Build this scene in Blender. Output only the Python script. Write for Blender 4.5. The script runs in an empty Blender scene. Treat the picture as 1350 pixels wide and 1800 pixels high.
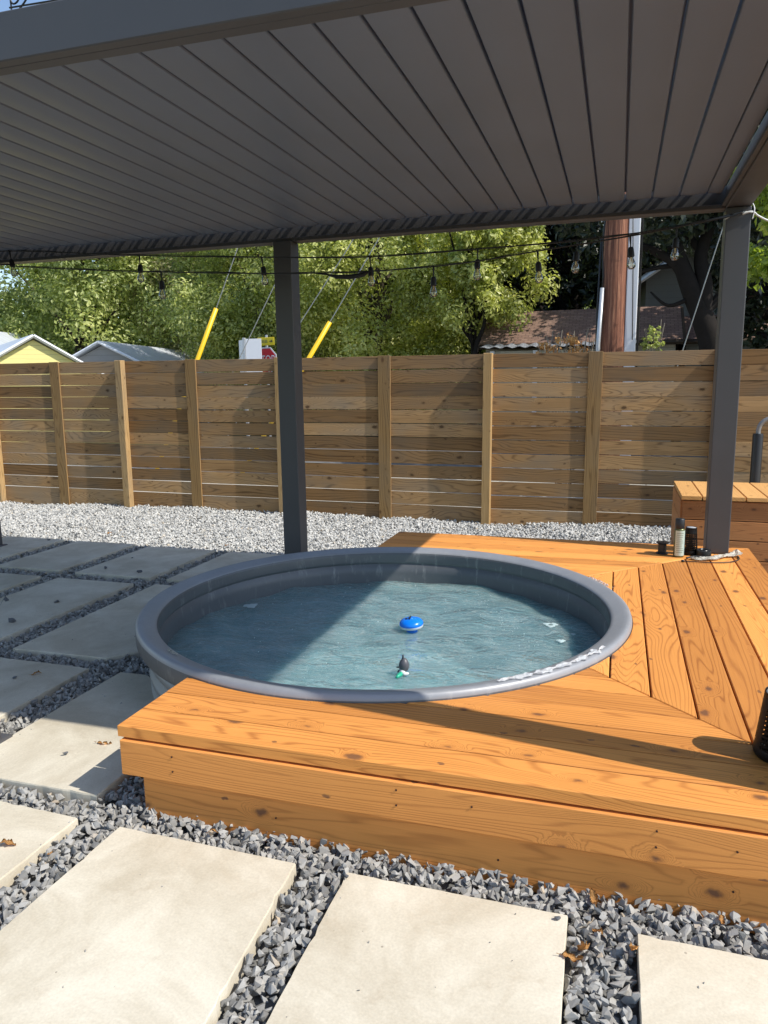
import bpy, bmesh, math, random
import numpy as np
from mathutils import Vector, Matrix
R = math.radians
random.seed(7); rng = np.random.default_rng(7)
scene = bpy.context.scene
COL = scene.collection

# ------------------------------------------------------------------ camera, sky, sun
CAMZ = 1.51
cam = bpy.data.cameras.new('camera')
cam.sensor_fit = 'VERTICAL'; cam.sensor_height = 36; cam.lens = 1306.7/1800*36
cam.clip_start = 0.02; cam.clip_end = 600
co = bpy.data.objects.new('camera', cam); COL.objects.link(co)
rx, ry, rz = .1712, -.0133, -.3047
def camrot():
    B = Matrix(((1,0,0),(0,0,-1),(0,1,0)))
    cz, sz = math.cos(rz), math.sin(rz); cx, sx = math.cos(rx), math.sin(rx); cy, sy = math.cos(ry), math.sin(ry)
    yaw = Matrix(((cz,-sz,0),(sz,cz,0),(0,0,1)))
    P = Matrix(((1,0,0),(0,cx,-sx),(0,sx,cx)))
    Q = Matrix(((cy,-sy,0),(sy,cy,0),(0,0,1)))
    return Q @ P @ (B @ yaw)
M = camrot()
m = Matrix((M[0], -M[1], -M[2])).transposed().to_4x4()
m.translation = Vector((0, 0, CAMZ))
co.matrix_world = m
scene.camera = co

SUN = Vector((1.0, -.15, 1.08)).normalized()
sun_el = math.asin(SUN.z); sun_az = math.atan2(SUN.x, SUN.y)
w = bpy.data.worlds.new('World'); scene.world = w; w.use_nodes = True
nt = w.node_tree; nt.nodes.clear()
wo = nt.nodes.new('ShaderNodeOutputWorld'); bg = nt.nodes.new('ShaderNodeBackground'); sky = nt.nodes.new('ShaderNodeTexSky')
sky.sky_type = 'NISHITA'; sky.sun_disc = False
sky.sun_elevation = sun_el; sky.sun_rotation = sun_az
sky.air_density = 1.0; sky.dust_density = .6; sky.ozone_density = 1.2
bg.inputs[1].default_value = .15
nt.links.new(sky.outputs[0], bg.inputs[0]); nt.links.new(bg.outputs[0], wo.inputs[0])
sl = bpy.data.lights.new('sun', 'SUN'); sl.energy = 3.9; sl.angle = R(.5); sl.color = (1, .945, .86)
so = bpy.data.objects.new('sun', sl); COL.objects.link(so)
so.rotation_euler = SUN.to_track_quat('Z', 'Y').to_euler()
scene.view_settings.view_transform = 'Standard'; scene.view_settings.look = 'None'
scene.view_settings.exposure = 0.45; scene.view_settings.gamma = 1
scene.cycles.max_bounces = 8; scene.cycles.transparent_max_bounces = 12
scene.cycles.caustics_reflective = False; scene.cycles.caustics_refractive = False

# ------------------------------------------------------------------ node helpers
class NT:
    def __init__(s, name):
        s.m = bpy.data.materials.new(name); s.m.use_nodes = True
        s.t = s.m.node_tree; s.t.nodes.clear()
        s.out = s.t.nodes.new('ShaderNodeOutputMaterial')
    def n(s, typ, ins=None, **kw):
        x = s.t.nodes.new('ShaderNode'+typ)
        for k, v in kw.items(): setattr(x, k, v)
        for k, v in (ins or {}).items(): s.set(x, k, v)
        return x
    def set(s, x, k, v):
        i = x.inputs[k]
        if isinstance(v, bpy.types.NodeSocket): s.t.links.new(v, i)
        elif isinstance(v, bpy.types.Node): s.t.links.new(v.outputs[0], i)
        else:
            if isinstance(v, tuple) and len(v) == 3 and i.type == 'RGBA': v = (*v, 1)
            i.default_value = v
    def math(s, op, a, b=0.0, c=0.0, clamp=False):
        x = s.n('Math', {0: a, 1: b, 2: c}, operation=op); x.use_clamp = clamp
        return x.outputs[0]
    def mix(s, f, a, b, mode='MIX'):
        x = s.t.nodes.new('ShaderNodeMix'); x.data_type = 'RGBA'; x.blend_type = mode
        s.set(x, 0, f); s.set(x, 6, a); s.set(x, 7, b)
        return x.outputs[2]
    def ramp(s, f, stops):
        x = s.n('ValToRGB', {0: f}); e = x.color_ramp.elements
        while len(e) > 1: e.remove(e[0])
        e[0].position = stops[0][0]; e[0].color = (*stops[0][1], 1) if isinstance(stops[0][1], tuple) else (stops[0][1],)*3+(1,)
        for p, c in stops[1:]:
            q = e.new(p); q.color = (*c, 1) if isinstance(c, tuple) else (c, c, c, 1)
        return x.outputs[0]
    def noise(s, vec, scale, detail=2, rough=.5, dist=0.0, out=0):
        x = s.n('TexNoise', {'Vector': vec, 'Scale': scale, 'Detail': detail, 'Roughness': rough, 'Distortion': dist})
        return x.outputs[out]
    def mapping(s, vec, scale=(1,1,1), loc=(0,0,0), rot=(0,0,0)):
        x = s.n('Mapping', {'Vector': vec, 'Scale': scale, 'Location': loc, 'Rotation': rot}); return x.outputs[0]
    def bump(s, h, strength=.3, dist=.01, normal=None):
        d = {'Height': h, 'Strength': strength, 'Distance': dist}
        if normal is not None: d['Normal'] = normal
        return s.n('Bump', d).outputs[0]
    def bsdf(s, **kw):
        x = s.n('BsdfPrincipled')
        for k, v in kw.items(): s.set(x, k.replace('_', ' '), v)
        s.t.links.new(x.outputs[0], s.out.inputs[0]); return x

def wood(name, light, dark, knot, grainf=1.0, grain=.5, rough=.6, weather=0.0, knots=1.0, tonevar=.25, spec=.3):
    s = NT(name)
    uv = s.n('UVMap').outputs[0]
    tone = s.n('Attribute', attribute_name='tone').outputs['Fac']
    wn = s.n('TexNoise', {'Vector': uv, 'Scale': 38.0, 'Detail': 2.0}).outputs['Color']
    uvd = s.n('VectorMath', {0: uv, 1: s.n('VectorMath', {0: s.n('VectorMath', {0: wn, 1: (.5, .5, .5)}, operation='SUBTRACT').outputs[0], 1: (.030, .022, 0)}, operation='MULTIPLY').outputs[0]}, operation='ADD').outputs[0]
    kv = s.n('TexVoronoi', {'Vector': s.mapping(uvd, (4.2, 7.6, 1)), 'Scale': 1.0, 'Randomness': .9}, voronoi_dimensions='2D')
    d = kv.outputs['Distance']; kcol = s.n('SeparateColor', {0: kv.outputs['Color']})
    gate = s.math('GREATER_THAN', kcol.outputs[0], 1-.26*knots)
    infl = s.math('MULTIPLY', s.math('POWER', s.math('SUBTRACT', 1.0, s.math('MULTIPLY', d, 2.5), clamp=True), 2.0), gate)
    big = s.noise(s.mapping(uv, (.55, 4.2, 1)), 1.0, 2, .5, .6)
    sep = s.n('SeparateXYZ', {0: uv})
    F = s.math('ADD', s.math('MULTIPLY', sep.outputs[1], 5.0*grainf), s.math('ADD', s.math('MULTIPLY', big, s.math('MULTIPLY_ADD', tone, 3.6*grainf, 1.3*grainf)), s.math('MULTIPLY', infl, 1.5)))
    wob = s.noise(s.mapping(uv, (7, 45, 1)), 1.0, 3)
    ph = s.math('ADD', s.math('MULTIPLY', F, 6.2832*8.5), s.math('MULTIPLY', wob, 1.8))
    sn = s.math('MULTIPLY_ADD', s.math('SINE', ph), .5, .5)
    gr = s.math('POWER', sn, 5.0)
    fib = s.noise(s.mapping(uv, (4, 260, 1)), 1.0, 3, .6)
    streak = s.noise(s.mapping(uv, (.7, 22, 1)), 1.0, 3, .55)
    gmask = s.math('MULTIPLY', gr, s.math('MULTIPLY_ADD', streak, 1.9, -.15), clamp=True)
    c = s.mix(s.math('MULTIPLY', gmask, grain, clamp=True), light, dark)
    c = s.mix(s.math('MULTIPLY', s.math('SUBTRACT', fib, .38, clamp=True), .9*grain, clamp=True), c, dark)
    c = s.mix(s.math('MULTIPLY', s.math('SUBTRACT', streak, .5, clamp=True), .9*grain, clamp=True), c, dark)
    blot = s.noise(s.mapping(uv, (1.1, 2.2, 1)), 1.0, 3, .6)
    if weather:
        c = s.mix(s.math('MULTIPLY', s.math('SUBTRACT', blot, .42, clamp=True), weather*3, clamp=True), c, (.20, .165, .12))
    tv = s.math('MULTIPLY_ADD', tone, tonevar*2, 1.0-tonevar)
    tv2 = s.math('MULTIPLY', tv, s.math('MULTIPLY_ADD', blot, .35, .82))
    c = s.mix(1.0, c, s.n('CombineColor', {0: tv2, 1: s.math('POWER', tv2, 1.12), 2: s.math('POWER', tv2, 1.25)}).outputs[0], 'MULTIPLY')
    ks = s.math('SUBTRACT', s.math('MULTIPLY_ADD', kcol.outputs[1], .10, .03), d)
    kd = s.math('MULTIPLY', s.math('MULTIPLY_ADD', ks, 13.0, .35, clamp=True), gate)
    halo = s.math('MULTIPLY', s.math('MULTIPLY_ADD', ks, 9.0, .9, clamp=True), gate)
    c = s.mix(s.math('MULTIPLY', halo, .35), c, dark)
    # small pin knots
    pv = s.n('TexVoronoi', {'Vector': s.mapping(uvd, (7, 13, 1), loc=(3, 8, 0)), 'Scale': 1.0, 'Randomness': 1.0}, voronoi_dimensions='2D')
    pc = s.n('SeparateColor', {0: pv.outputs['Color']})
    pk = s.math('MULTIPLY', s.math('MULTIPLY_ADD', s.math('SUBTRACT', .085, pv.outputs['Distance']), 22.0, .4, clamp=True), s.math('GREATER_THAN', pc.outputs[0], 1-.07*knots))
    c = s.mix(s.math('MULTIPLY', pk, .7), c, knot)
    c = s.mix(s.math('MULTIPLY', kd, .75), c, knot)
    hgt = s.math('ADD', s.math('MULTIPLY', gr, -.5), s.math('MULTIPLY', fib, .5))
    s.bsdf(Base_Color=c, Roughness=s.math('MULTIPLY_ADD', fib, .2, rough-.1), Specular_IOR_Level=spec,
           Normal=s.bump(hgt, .25, .002))
    return s.m

def plain(name, col, rough=.5, metal=0.0, var=.08, scale=6, bump=0.0, spec=.5, bscale=60, coat=0):
    s = NT(name); tc = s.n('TexCoord').outputs['Object']
    n1 = s.noise(tc, scale, 4, .6); n2 = s.noise(tc, bscale, 3, .6)
    k = s.math('MULTIPLY_ADD', n1, var*2, 1-var)
    c = s.mix(1.0, col, s.n('CombineColor', {0: k, 1: k, 2: k}).outputs[0], 'MULTIPLY')
    kw = dict(Base_Color=c, Roughness=s.math('MULTIPLY_ADD', n1, .2, rough-.1), Metallic=metal, Specular_IOR_Level=spec)
    if bump: kw['Normal'] = s.bump(n2, bump, .003)
    b = s.bsdf(**kw)
    if coat: b.inputs['Coat Weight'].default_value = coat
    return s.m

MAT = {}
MAT['deck'] = wood('deck_cedar', (.78, .328, .078), (.38, .125, .026), (.11, .055, .035), 1.0, .72, .55, 0, 1.0, .27)
MAT['fascia'] = wood('fascia_cedar', (.76, .315, .08), (.36, .125, .03), (.07, .04, .035), .85, .5, .55, 0, 1.0, .16)
MAT['fence'] = wood('fence_boards', (.43, .255, .112), (.15, .082, .036), (.06, .032, .018), .8, .85, .8, .75, .45, .36, .15)
MAT['fpost'] = wood('fence_post', (.46, .295, .13), (.20, .115, .045), (.10, .05, .025), .9, .8, .85, .6, .35, .3, .15)
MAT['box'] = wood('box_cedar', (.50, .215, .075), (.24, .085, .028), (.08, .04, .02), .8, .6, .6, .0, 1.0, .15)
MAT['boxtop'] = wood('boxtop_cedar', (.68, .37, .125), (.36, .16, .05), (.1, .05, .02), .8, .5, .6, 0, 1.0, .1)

def mat_frame(name, col, rough):
    s = NT(name); tc = s.n('TexCoord').outputs['Object']
    n1 = s.noise(tc, 2.5, 5, .65); n2 = s.noise(s.mapping(tc, (1, 1, .12)), 40, 3)
    sc = s.noise(s.mapping(tc, (3, 3, 9), rot=(.6, .4, .3)), 5, 6, .75)
    scuff = s.math('MULTIPLY', s.math('SUBTRACT', sc, .64, clamp=True), 5.0, clamp=True)
    k = s.math('MULTIPLY_ADD', n1, .30, .85)
    c = s.mix(1.0, col, s.n('CombineColor', {0: k, 1: k, 2: k}).outputs[0], 'MULTIPLY')
    c = s.mix(s.math('MULTIPLY', scuff, .45), c, (.16, .16, .165))
    s.bsdf(Base_Color=c, Roughness=s.math('MULTIPLY_ADD', n1, .25, rough-.12), Specular_IOR_Level=.45, Normal=s.bump(n2, .03, .002))
    return s.m
MAT['frame'] = mat_frame('charcoal_powder_coat', (.082, .080, .081), .42)
MAT['louver'] = mat_frame('louver_powder_coat', (.185, .215, .27), .42)

def mat_tank():
    s = NT('grey_painted_steel'); tc = s.n('TexCoord').outputs['Object']
    n1 = s.noise(tc, 3, 6, .7, .4); n2 = s.noise(s.mapping(tc, (1, 1, .25)), 22, 5, .7)
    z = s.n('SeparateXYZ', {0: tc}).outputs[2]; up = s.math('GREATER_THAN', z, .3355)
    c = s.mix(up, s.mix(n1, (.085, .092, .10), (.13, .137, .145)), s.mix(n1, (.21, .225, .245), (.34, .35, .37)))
    dust = s.math('MULTIPLY', s.math('SUBTRACT', n2, .56, clamp=True), 4.0, clamp=True)
    c = s.mix(s.math('MULTIPLY', dust, .6), c, (.42, .42, .41))
    s.bsdf(Base_Color=c, Roughness=s.math('MULTIPLY_ADD', n2, .25, .32), Metallic=.15, Specular_IOR_Level=.6, Normal=s.bump(n1, .08, .01))
    return s.m
MAT['tank'] = mat_tank()

MAT['tankwall'] = plain('dull_galvanised', (.26, .265, .265), .5, .3, .25, 5, .05)
MAT['tankfloor'] = plain('pale_tank_floor', (.46, .66, .70), .8, 0, .25, 2.5)
def mat_water():
    s = NT('milky_blue_water'); tc = s.n('TexCoord').outputs['Object']
    w1 = s.noise(s.mapping(tc, (2.2, 4.0, 1), rot=(0, 0, .25)), 2.1, 4, .55, 1.8)
    w2 = s.noise(s.mapping(tc, (4, 7, 1), rot=(0, 0, -.35)), 4.0, 5, .6, 1.2)
    w3 = s.noise(s.mapping(tc, (1, 1.6, 1)), 42, 3, .6, .6)
    h = s.math('ADD', s.math('MULTIPLY', w1, 1.0), s.math('ADD', s.math('MULTIPLY', w2, .35), s.math('MULTIPLY', w3, .035)))
    t = s.noise(s.mapping(tc, (1.3, 2.4, 1)), 1.6, 5, .65, 1.5)
    c = s.mix(s.ramp(t, [(.3, 0.0), (.7, 1.0)]), (.17, .36, .41), (.37, .60, .65))
    # pale swirling lines painted into the colour as caustics and bright reflections
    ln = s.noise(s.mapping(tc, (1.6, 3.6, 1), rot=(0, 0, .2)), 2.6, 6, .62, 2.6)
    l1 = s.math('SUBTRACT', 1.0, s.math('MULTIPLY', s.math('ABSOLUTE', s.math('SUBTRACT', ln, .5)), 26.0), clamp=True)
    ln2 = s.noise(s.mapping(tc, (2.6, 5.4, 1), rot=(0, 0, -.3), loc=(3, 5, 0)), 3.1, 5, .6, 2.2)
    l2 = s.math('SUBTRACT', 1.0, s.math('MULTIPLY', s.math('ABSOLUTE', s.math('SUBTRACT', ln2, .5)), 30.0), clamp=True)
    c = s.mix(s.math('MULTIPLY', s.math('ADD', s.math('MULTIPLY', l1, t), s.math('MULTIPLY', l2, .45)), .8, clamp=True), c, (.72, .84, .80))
    nrm = s.bump(h, 1.0, .034)
    b = s.n('BsdfPrincipled', {'Base Color': c, 'Roughness': 1.0, 'Specular IOR Level': 0.0})
    b.subsurface_method = 'BURLEY'
    b.inputs['Subsurface Weight'].default_value = 1.0
    b.inputs['Subsurface Radius'].default_value = (.5, .9, 1.0)
    b.inputs['Subsurface Scale'].default_value = .15
    tr = s.n('BsdfTransparent', {'Color': (.80, .95, .95)})
    m1 = s.n('MixShader', {0: .50, 1: tr.outputs[0], 2: b.outputs[0]})
    gl = s.n('BsdfGlossy', {'Color': (1, 1, 1), 'Roughness': .04, 'Normal': nrm})
    fr = s.n('Fresnel', {'IOR': 1.33, 'Normal': nrm}).outputs[0]
    m2 = s.n('MixShader', {0: s.math('MULTIPLY', fr, 1.25, clamp=True), 1: m1.outputs[0], 2: gl.outputs[0]})
    s.t.links.new(m2.outputs[0], s.out.inputs[0])
    return s.m
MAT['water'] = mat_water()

def mat_paver():
    s = NT('cream_limestone'); tc = s.n('TexCoord').outputs['Object']
    oi = s.n('ObjectInfo').outputs['Random']
    v = s.n('VectorMath', {0: tc, 1: s.n('CombineXYZ', {0: s.math('MULTIPLY', oi, 40.0), 1: s.math('MULTIPLY', oi, 17.0)}).outputs[0]}, operation='ADD').outputs[0]
    a = s.noise(v, 2.2, 7, .68, .5); b = s.noise(v, 7, 6, .7, .8); f = s.noise(v, 130, 3, .6)
    c = s.mix(s.ramp(a, [(.38, 0.0), (.62, 1.0)]), (.50, .445, .34), (.66, .61, .495))
    st = s.math('MULTIPLY', s.math('SUBTRACT', b, .58, clamp=True), 3.4, clamp=True)
    c = s.mix(s.math('MULTIPLY', st, .75), c, (.42, .35, .25))
    sc = s.noise(s.mapping(v, (6, 1.2, 1), rot=(0, 0, .7)), 7, 6, .8, 1.5)
    c = s.mix(s.math('MULTIPLY', s.math('SUBTRACT', sc, .67, clamp=True), 2.6, clamp=True), c, (.34, .31, .26))
    vo = s.n('TexVoronoi', {'Vector': v, 'Scale': 9.0}); sp = s.math('LESS_THAN', vo.outputs['Distance'], .035)
    c = s.mix(s.math('MULTIPLY', sp, .6), c, (.2, .17, .13))
    gk = s.math('MULTIPLY_ADD', f, .35, .83); c = s.mix(1.0, c, s.n('CombineColor', {0: gk, 1: gk, 2: gk}).outputs[0], 'MULTIPLY')
    d2 = s.noise(v, 3.4, 8, .78, 1.0); c = s.mix(s.math('MULTIPLY', s.math('SUBTRACT', d2, .55, clamp=True), 2.0, clamp=True), c, (.50, .41, .29))
    tv = s.math('MULTIPLY_ADD', oi, .10, .95)
    c = s.mix(1.0, c, s.n('CombineColor', {0: tv, 1: tv, 2: tv}).outputs[0], 'MULTIPLY')
    s.bsdf(Base_Color=c, Roughness=.85, Specular_IOR_Level=.2, Normal=s.bump(s.math('ADD', s.math('MULTIPLY', b, 1.0), s.math('MULTIPLY', f, .15)), .35, .004))
    return s.m
MAT['paver'] = mat_paver()

def mat_stone(name, c0, c1, c2):
    s = NT(name); tc = s.n('TexCoord').outputs['Object']
    tone = s.n('Attribute', attribute_name='tone').outputs['Fac']
    n = s.noise(tc, 60, 4, .65); f = s.noise(tc, 240, 2)
    c = s.ramp(tone, [(0, c0), (.75, c1), (.97, c1), (1.0, c2)])
    k = s.math('MULTIPLY_ADD', n, .5, .75)
    c = s.mix(1.0, c, s.n('CombineColor', {0: k, 1: k, 2: k}).outputs[0], 'MULTIPLY')
    s.bsdf(Base_Color=c, Roughness=.85, Specular_IOR_Level=.25, Normal=s.bump(f, .3, .002))
    return s.m
MAT['gravel'] = mat_stone('grey_gravel', (.17, .167, .158), (.37, .363, .34), (.46, .38, .28))
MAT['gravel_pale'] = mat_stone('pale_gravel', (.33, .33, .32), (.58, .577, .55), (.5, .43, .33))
MAT['bed'] = plain('gravel_bed', (.16, .16, .155), .95, 0, .4, 40, .8, .1, 90)
MAT['pebble'] = plain('dark_pebble', (.11, .115, .125), .8, 0, .2, 60, .2)
def mat_ground():
    s = NT('dry_grass_ground'); tc = s.n('TexCoord').outputs['Object']
    a = s.noise(tc, .35, 5, .6); b = s.noise(tc, 14, 5, .7)
    c = s.mix(a, (.07, .085, .03), (.17, .15, .085)); c = s.mix(s.math('MULTIPLY', b, .6), c, (.05, .055, .025))
    s.bsdf(Base_Color=c, Roughness=.95, Specular_IOR_Level=.1, Normal=s.bump(b, .8, .05)); return s.m
MAT['ground'] = mat_ground()
MAT['concrete'] = plain('pale_concrete', (.52, .49, .42), .9, 0, .15, 2, .2)
MAT['asphalt'] = plain('asphalt', (.16, .155, .15), .9, 0, .2, 3, .4, .3, 120)

def leafmat(name, c0, c1, c2, trans=.35):
    s = NT(name)
    tone = s.n('Attribute', attribute_name='tone').outputs['Fac']
    c = s.ramp(tone, [(0, c0), (.6, c1), (1.0, c2)])
    p = s.n('BsdfPrincipled', {'Base Color': c, 'Roughness': .42, 'Specular IOR Level': .5})
    tr = s.n('BsdfTranslucent', {'Color': s.mix(1.0, c, (1.35, 1.4, .75), 'MULTIPLY')})
    mx = s.n('MixShader', {0: trans, 1: p.outputs[0], 2: tr.outputs[0]})
    s.t.links.new(mx.outputs[0], s.out.inputs[0]); return s.m
MAT['leaf_bright'] = leafmat('leaf_bright', (.15, .18, .045), (.48, .51, .16), (.76, .75, .34), .45)
MAT['leaf_mid'] = leafmat('leaf_mid', (.11, .15, .045), (.40, .45, .15), (.68, .69, .30), .45)
MAT['leaf_olive'] = leafmat('leaf_olive', (.18, .17, .08), (.48, .44, .23), (.72, .66, .40), .42)
MAT['leaf_dark'] = leafmat('leaf_dark', (.012, .020, .010), (.024, .036, .016), (.05, .065, .028), .2)
MAT['leaf_vine'] = leafmat('leaf_vine', (.14, .20, .04), (.32, .40, .07), (.56, .56, .12), .5)
MAT['bark'] = plain('bark', (.07, .055, .042), .95, 0, .4, 9, .8, .1, 30)
MAT['bark_dark'] = plain('bark_dark', (.022, .019, .017), .95, 0, .4, 9, .8, .1, 30)
MAT['twig'] = plain('pale_twig', (.26, .23, .18), .9, 0, .2, 9)
MAT['dryleaf'] = plain('dry_leaf', (.58, .32, .11), .7, 0, .35, 30, .3)
def mat_pole():
    s = NT('creosote_pole'); tc = s.n('TexCoord').outputs['Object']
    st = s.noise(s.mapping(tc, (34, 34, 1.3)), 1.0, 7, .75, .5); kn = s.noise(s.mapping(tc, (3, 3, 5)), 1.0, 4, .6, 2.0)
    c = s.ramp(st, [(.36, (.06, .02, .012)), (.5, (.22, .08, .042)), (.64, (.42, .20, .11))])
    c = s.mix(s.math('MULTIPLY', s.math('SUBTRACT', kn, .6, clamp=True), 3.0, clamp=True), c, (.05, .02, .012))
    s.bsdf(Base_Color=c, Roughness=.75, Normal=s.bump(st, .6, .01)); return s.m
MAT['pole'] = mat_pole()
MAT['galv'] = plain('galvanised', (.52, .54, .56), .42, .35, .15, 5, .05)
MAT['white_metal'] = plain('white_metal', (.74, .76, .80), .4, 0, .04, 3)
MAT['yellow'] = plain('yellow_plastic', (.80, .50, .012), .4, 0, .06, 3)
MAT['sign_yellow'] = plain('sign_yellow', (.82, .62, .01), .45, 0, .03, 3)
MAT['sign_red'] = plain('sign_red', (.62, .012, .03), .45, 0, .03, 3)
MAT['black'] = plain('black_plastic', (.016, .016, .017), .38, 0, .1, 20)
MAT['rubber'] = plain('black_rubber', (.012, .012, .012), .55, 0, .1, 20)
MAT['blackmetal'] = plain('black_metal', (.022, .021, .021), .42, .2, .15, 20)
MAT['brownplug'] = plain('dark_bronze', (.05, .02, .015), .5, .3)
MAT['blue'] = plain('blue_plastic', (.004, .20, .86), .28, 0, .02, 3)
MAT['whiteplastic'] = plain('white_plastic', (.72, .76, .80), .35, 0, .03, 3)
MAT['toygrey'] = plain('toy_grey', (.085, .088, .10), .4, 0, .1, 60)
MAT['toywhite'] = plain('toy_white', (.75, .78, .78), .4, 0, .02, 3)
MAT['toygreen'] = plain('toy_green', (.03, .42, .26), .3, 0, .1, 30)
MAT['foam'] = plain('bath_foam', (.44, .56, .58), .8, 0, .15, 40, .5)
MAT['canlabel'] = plain('pale_can_label', (.52, .64, .57), .35, .2, .05, 20)
MAT['cangreen'] = plain('olive_can', (.12, .13, .05), .35, .4, .1, 20)
MAT['plasticbag'] = plain('crumpled_white_plastic', (.72, .70, .62), .35, 0, .08, 20, .3)
def mat_tape():
    s = NT('clear_tape'); tc = s.n('TexCoord').outputs['Object']
    n = s.noise(tc, 60, 3)
    b = s.bsdf(Base_Color=(.85, .88, .9), Roughness=.25, Alpha=s.math('MULTIPLY_ADD', n, .5, .35, clamp=True), Normal=s.bump(n, .8, .01)); return s.m
MAT['tape'] = mat_tape()
def mat_glass():
    s = NT('bulb_glass')
    g = s.n('BsdfGlossy', {'Color': (1, 1, 1), 'Roughness': .03}); t = s.n('BsdfTransparent', {'Color': (.93, .93, .86)})
    f = s.n('Fresnel', {'IOR': 1.5}).outputs[0]
    mx = s.n('MixShader', {0: s.math('MULTIPLY_ADD', f, 1.5, .10, clamp=True), 1: t.outputs[0], 2: g.outputs[0]})
    s.t.links.new(mx.outputs[0], s.out.inputs[0]); return s.m
MAT['glass'] = mat_glass()
MAT['filament'] = plain('filament', (.75, .55, .30), .4, .5)
MAT['wire'] = plain('black_wire', (.014, .014, .014), .5)
MAT['steelwire'] = plain('steel_wire', (.36, .37, .36), .45, .5)
MAT['whitewire'] = plain('white_wire', (.75, .75, .72), .5)
def siding(name, col, pitch=.13):
    s = NT(name); tc = s.n('TexCoord').outputs['Object']
    z = s.n('SeparateXYZ', {0: tc}).outputs[2]
    fr = s.math('FRACT', s.math('DIVIDE', z, pitch))
    n = s.noise(tc, 3, 4); k = s.math('MULTIPLY_ADD', n, .15, .92)
    c = s.mix(1.0, col, s.n('CombineColor', {0: k, 1: k, 2: k}).outputs[0], 'MULTIPLY')
    c = s.mix(s.math('MULTIPLY', s.math('LESS_THAN', fr, .09), .45), c, (.12, .12, .1))
    s.bsdf(Base_Color=c, Roughness=.7, Normal=s.bump(fr, .5, .02)); return s.m
MAT['yellow_siding'] = siding('yellow_siding', (.86, .77, .30))
MAT['grey_siding'] = siding('grey_block', (.26, .26, .25), .2)
MAT['cream_siding'] = siding('cream_siding', (.42, .40, .32))
MAT['shade_siding'] = siding('slate_siding', (.16, .17, .16), .16)
MAT['bluegrey'] = siding('pale_blue_siding', (.34, .38, .40), .12)
def mat_shingle():
    s = NT('brown_shingle'); tc = s.n('TexCoord').outputs['UV']
    br = s.n('TexBrick', {'Vector': tc, 'Color1': (.20, .115, .085), 'Color2': (.30, .19, .14), 'Mortar': (.07, .045, .035), 'Scale': 1.0, 'Mortar Size': .006, 'Brick Width': .16, 'Row Height': .085, 'Bias': -.1})
    n = s.noise(tc, 6, 4); c = s.mix(s.math('MULTIPLY', n, .35), br.outputs[0], (.12, .08, .06))
    s.bsdf(Base_Color=c, Roughness=.9, Normal=s.bump(n, .3, .02)); return s.m
MAT['shingle'] = mat_shingle()
def mat_metalroof(name, col):
    s = NT(name); tc = s.n('TexCoord').outputs['UV']
    x = s.n('SeparateXYZ', {0: tc}).outputs[0]; fr = s.math('FRACT', s.math('MULTIPLY', x, 2.6))
    n = s.noise(tc, 1.5, 5, .7)
    c = s.mix(s.math('MULTIPLY', s.math('LESS_THAN', fr, .1), .35), col, (.25, .27, .3))
    c = s.mix(s.math('MULTIPLY', s.math('SUBTRACT', n, .5, clamp=True), 1.2), c, (.3, .24, .2))
    s.bsdf(Base_Color=c, Roughness=.4, Metallic=.2); return s.m
MAT['metalroof'] = mat_metalroof('white_metal_roof', (.66, .70, .75))
MAT['trim'] = plain('white_trim', (.72, .74, .76), .5, 0, .04)
MAT['window'] = plain('dark_window', (.02, .025, .03), .1, 0, .1)

# ------------------------------------------------------------------ object helpers
def link(name, me, mat, parent=None, smooth=False):
    o = bpy.data.objects.new(name, me); COL.objects.link(o)
    for mm in (mat if isinstance(mat, (list, tuple)) else [mat]):
        if me.materials is not None and len(me.materials) < 9 and mm is not None: me.materials.append(mm)
    if parent is not None: o.parent = parent
    if smooth:
        me.polygons.foreach_set('use_smooth', [True]*len(me.polygons)); 
    return o
def bmobj(name, bm, mat, parent=None, smooth=False, autos=False):
    me = bpy.data.meshes.new(name); bm.normal_update(); bm.to_mesh(me); bm.free()
    o = link(name, me, mat, parent, smooth)
    if autos: me.set_sharp_from_angle(angle=R(35))
    return o
def tag(o, label, cat, group=None):
    o['label'] = label; o['category'] = cat
    if group: o['group'] = group
    return o
def struct(o, label=None, kind='structure'):
    o['kind'] = kind
    return o
def thing(name, label, cat, loc=(0,0,0), rot=(0,0,0), group=None):
    o = bpy.data.objects.new(name, None); COL.objects.link(o); o.location = loc; o.rotation_euler = rot
    o.empty_display_size = .1
    return tag(o, label, cat, group)
def new(): 
    bm = bmesh.new(); bm.loops.layers.uv.new('UVMap'); return bm
def tonelayer(bm):
    return bm.faces.layers.float.get('tone') or bm.faces.layers.float.new('tone')
def box(bm, lo, hi, bev=0.0, rot=None, origin=None, seg=1):
    lo = Vector(lo); hi = Vector(hi); c = (lo+hi)/2; s = hi-lo
    mt = Matrix.Translation(c) @ Matrix.Diagonal((*s, 1))
    if rot is not None:
        og = Vector(origin if origin is not None else c)
        mt = Matrix.Translation(og) @ rot.to_4x4() @ Matrix.Translation(-og) @ mt
    r = bmesh.ops.create_cube(bm, size=1, matrix=mt)
    if bev:
        es = list({e for v in r['verts'] for e in v.link_edges})
        bmesh.ops.bevel(bm, geom=es, offset=bev, segments=seg, affect='EDGES', profile=.5)
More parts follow.
